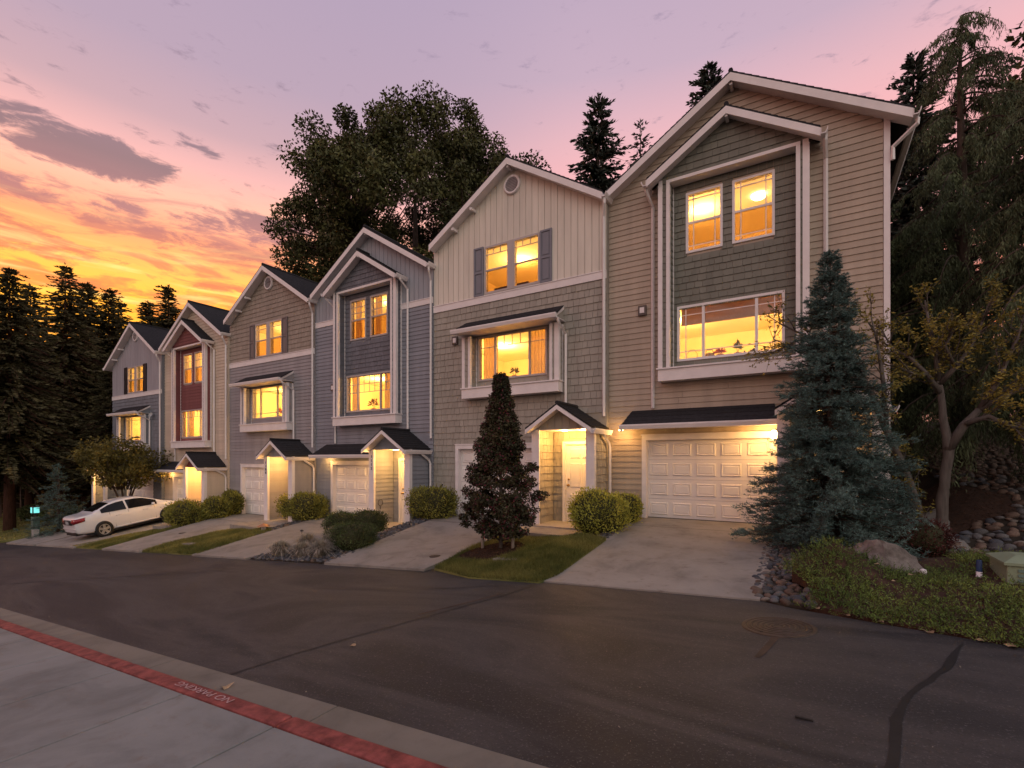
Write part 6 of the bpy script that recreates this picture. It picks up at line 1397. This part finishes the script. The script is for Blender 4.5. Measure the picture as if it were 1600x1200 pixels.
            for k in range(5):
                a = k * 2 * math.pi / 5 + .3; c_, s_ = math.cos(a), math.sin(a); q = lambda r_, t_: (y + r_ * c_ - t_ * s_, .325 + r_ * s_ + t_ * c_)
                rm.ext([(wx + sx * -.03, *q(.02, -.045)), (wx + sx * -.03, *q(.205, -.055)), (wx + sx * -.03, *q(.205, .055)), (wx + sx * -.03, *q(.02, .045))], (sx * .042, 0, 0))
            rm.lathe([(.055, sx * .0), (.05, sx * .02), (.001, sx * .022)], (wx, y, .325), 16, 'x'); rm.build('rim', ALU, wh)
        # tail lamp wrapping the corner
        pl = [(.36, -.006), (.50, -.008), (.62, .0), (.70, .035), (.775, .10), (.815, .20), (.838, .36)]
        A = [(sx * (x + .006), y - .008, .70 + .02 * i) for i, (x, y) in enumerate(pl)]; B = [(sx * (x - .012), y - .002 + .02, .93 + .006 * i) for i, (x, y) in enumerate(pl)]; k = len(pl)
        C_ = [(sx * (x - .06), y + .06, .745 + .02 * i) for i, (x, y) in enumerate(pl)]; D_ = [(sx * (x - .06), y + .07, .90 + .008 * i) for i, (x, y) in enumerate(pl)]
        MB().add(A + B + C_ + D_, [(i, i + 1, k + i + 1, k + i) for i in range(k - 1)] + [(k + i, k + i + 1, 3 * k + i + 1, 3 * k + i) for i in range(k - 1)] + [(i, 2 * k + i, 2 * k + i + 1, i + 1) for i in range(k - 1)], True).build('tail_lamp', TAIL, e)
        MB().box(sx * .52 - .12, sx * .52 + .12, -.012, .03, .36, .385).build('reflector', TRIMK, e)
        MB().box(sx * .80 - .03, sx * .80 + .04, .62, .64, .16, .34).build('mud_flap', TRIMK, e)
        MB().lathe([(.02, 4.1), (.12, 4.2), (.10, 4.4), (.02, 4.42)], (sx * .60, 0, .68), 12, 'y').build('headlamp', CHR, e)
    def screen(name, y0, y1, f, lift):
        P = []; k, q = 10, 9
        for i in range(k + 1):
            y = y0 + (y1 - y0) * i / k; hw = XR(y) * f
            for j in range(q + 1): x = -hw + 2 * hw * j / q; P.append((x, y, TOP(y) + lift - .030 * abs(x / hw) ** 3))
        MB().add(P, [(i * (q + 1) + j, i * (q + 1) + j + 1, (i + 1) * (q + 1) + j + 1, (i + 1) * (q + 1) + j) for i in range(k) for j in range(q)], True).build(name, CGL, e)
    screen('rear_window', .78, 1.42, .90, .010); screen('windscreen', 2.86, 3.52, .90, .012)
    MB().box(-.34, .34, -.022, .01, .70, .90).build('plate_recess', TRIMK, e, bevel=.01); MB().box(-.16, .16, -.034, -.0225, .735, .865).build('number_plate', PLATE, e)
    MB().box(-.42, .42, -.03, .02, .905, .935).build('chrome_strip', PAINTW, e, bevel=.008); MB().box(-.70, .70, -.012, .3, .52, .56).build('bumper_crease', PAINTW, e, bevel=.015)
    MB().box(-.55, .55, .03, .3, .24, .33).build('rear_valance', TRIMK, e, bevel=.02); MB().lathe([(.035, -.0), (.035, .25)], (-.42, 0, .28), 12, 'y').build('exhaust', CHR, e)
    MB().box(-.76, .76, .5, 4.2, .16, .25).build('underbody', TRIMK, e)
    MB().box(-.55, .55, 1.5, 2.3, .55, 1.0).build('rear_seat', TRIMK, e)
    x = -25.35; z0_, z1_ = DRV[2](x, 8.15), DRV[2](x, 10.8); p = math.atan((z1_ - z0_) / 2.65); e.location = (x, 7.45, z0_ - math.tan(p) * .70 + .0); e.rotation_euler = (p, -.02, 0); e.scale = (.94, .88, .97)
car()
# every label has to stay unique: mulch beds and stone beds are setting
for o in COL.objects:
    if o.name.split('.')[0] in ('stone_bed', 'mulch_bed', 'planting_bed', 'lawn'): o['kind'] = 'structure'
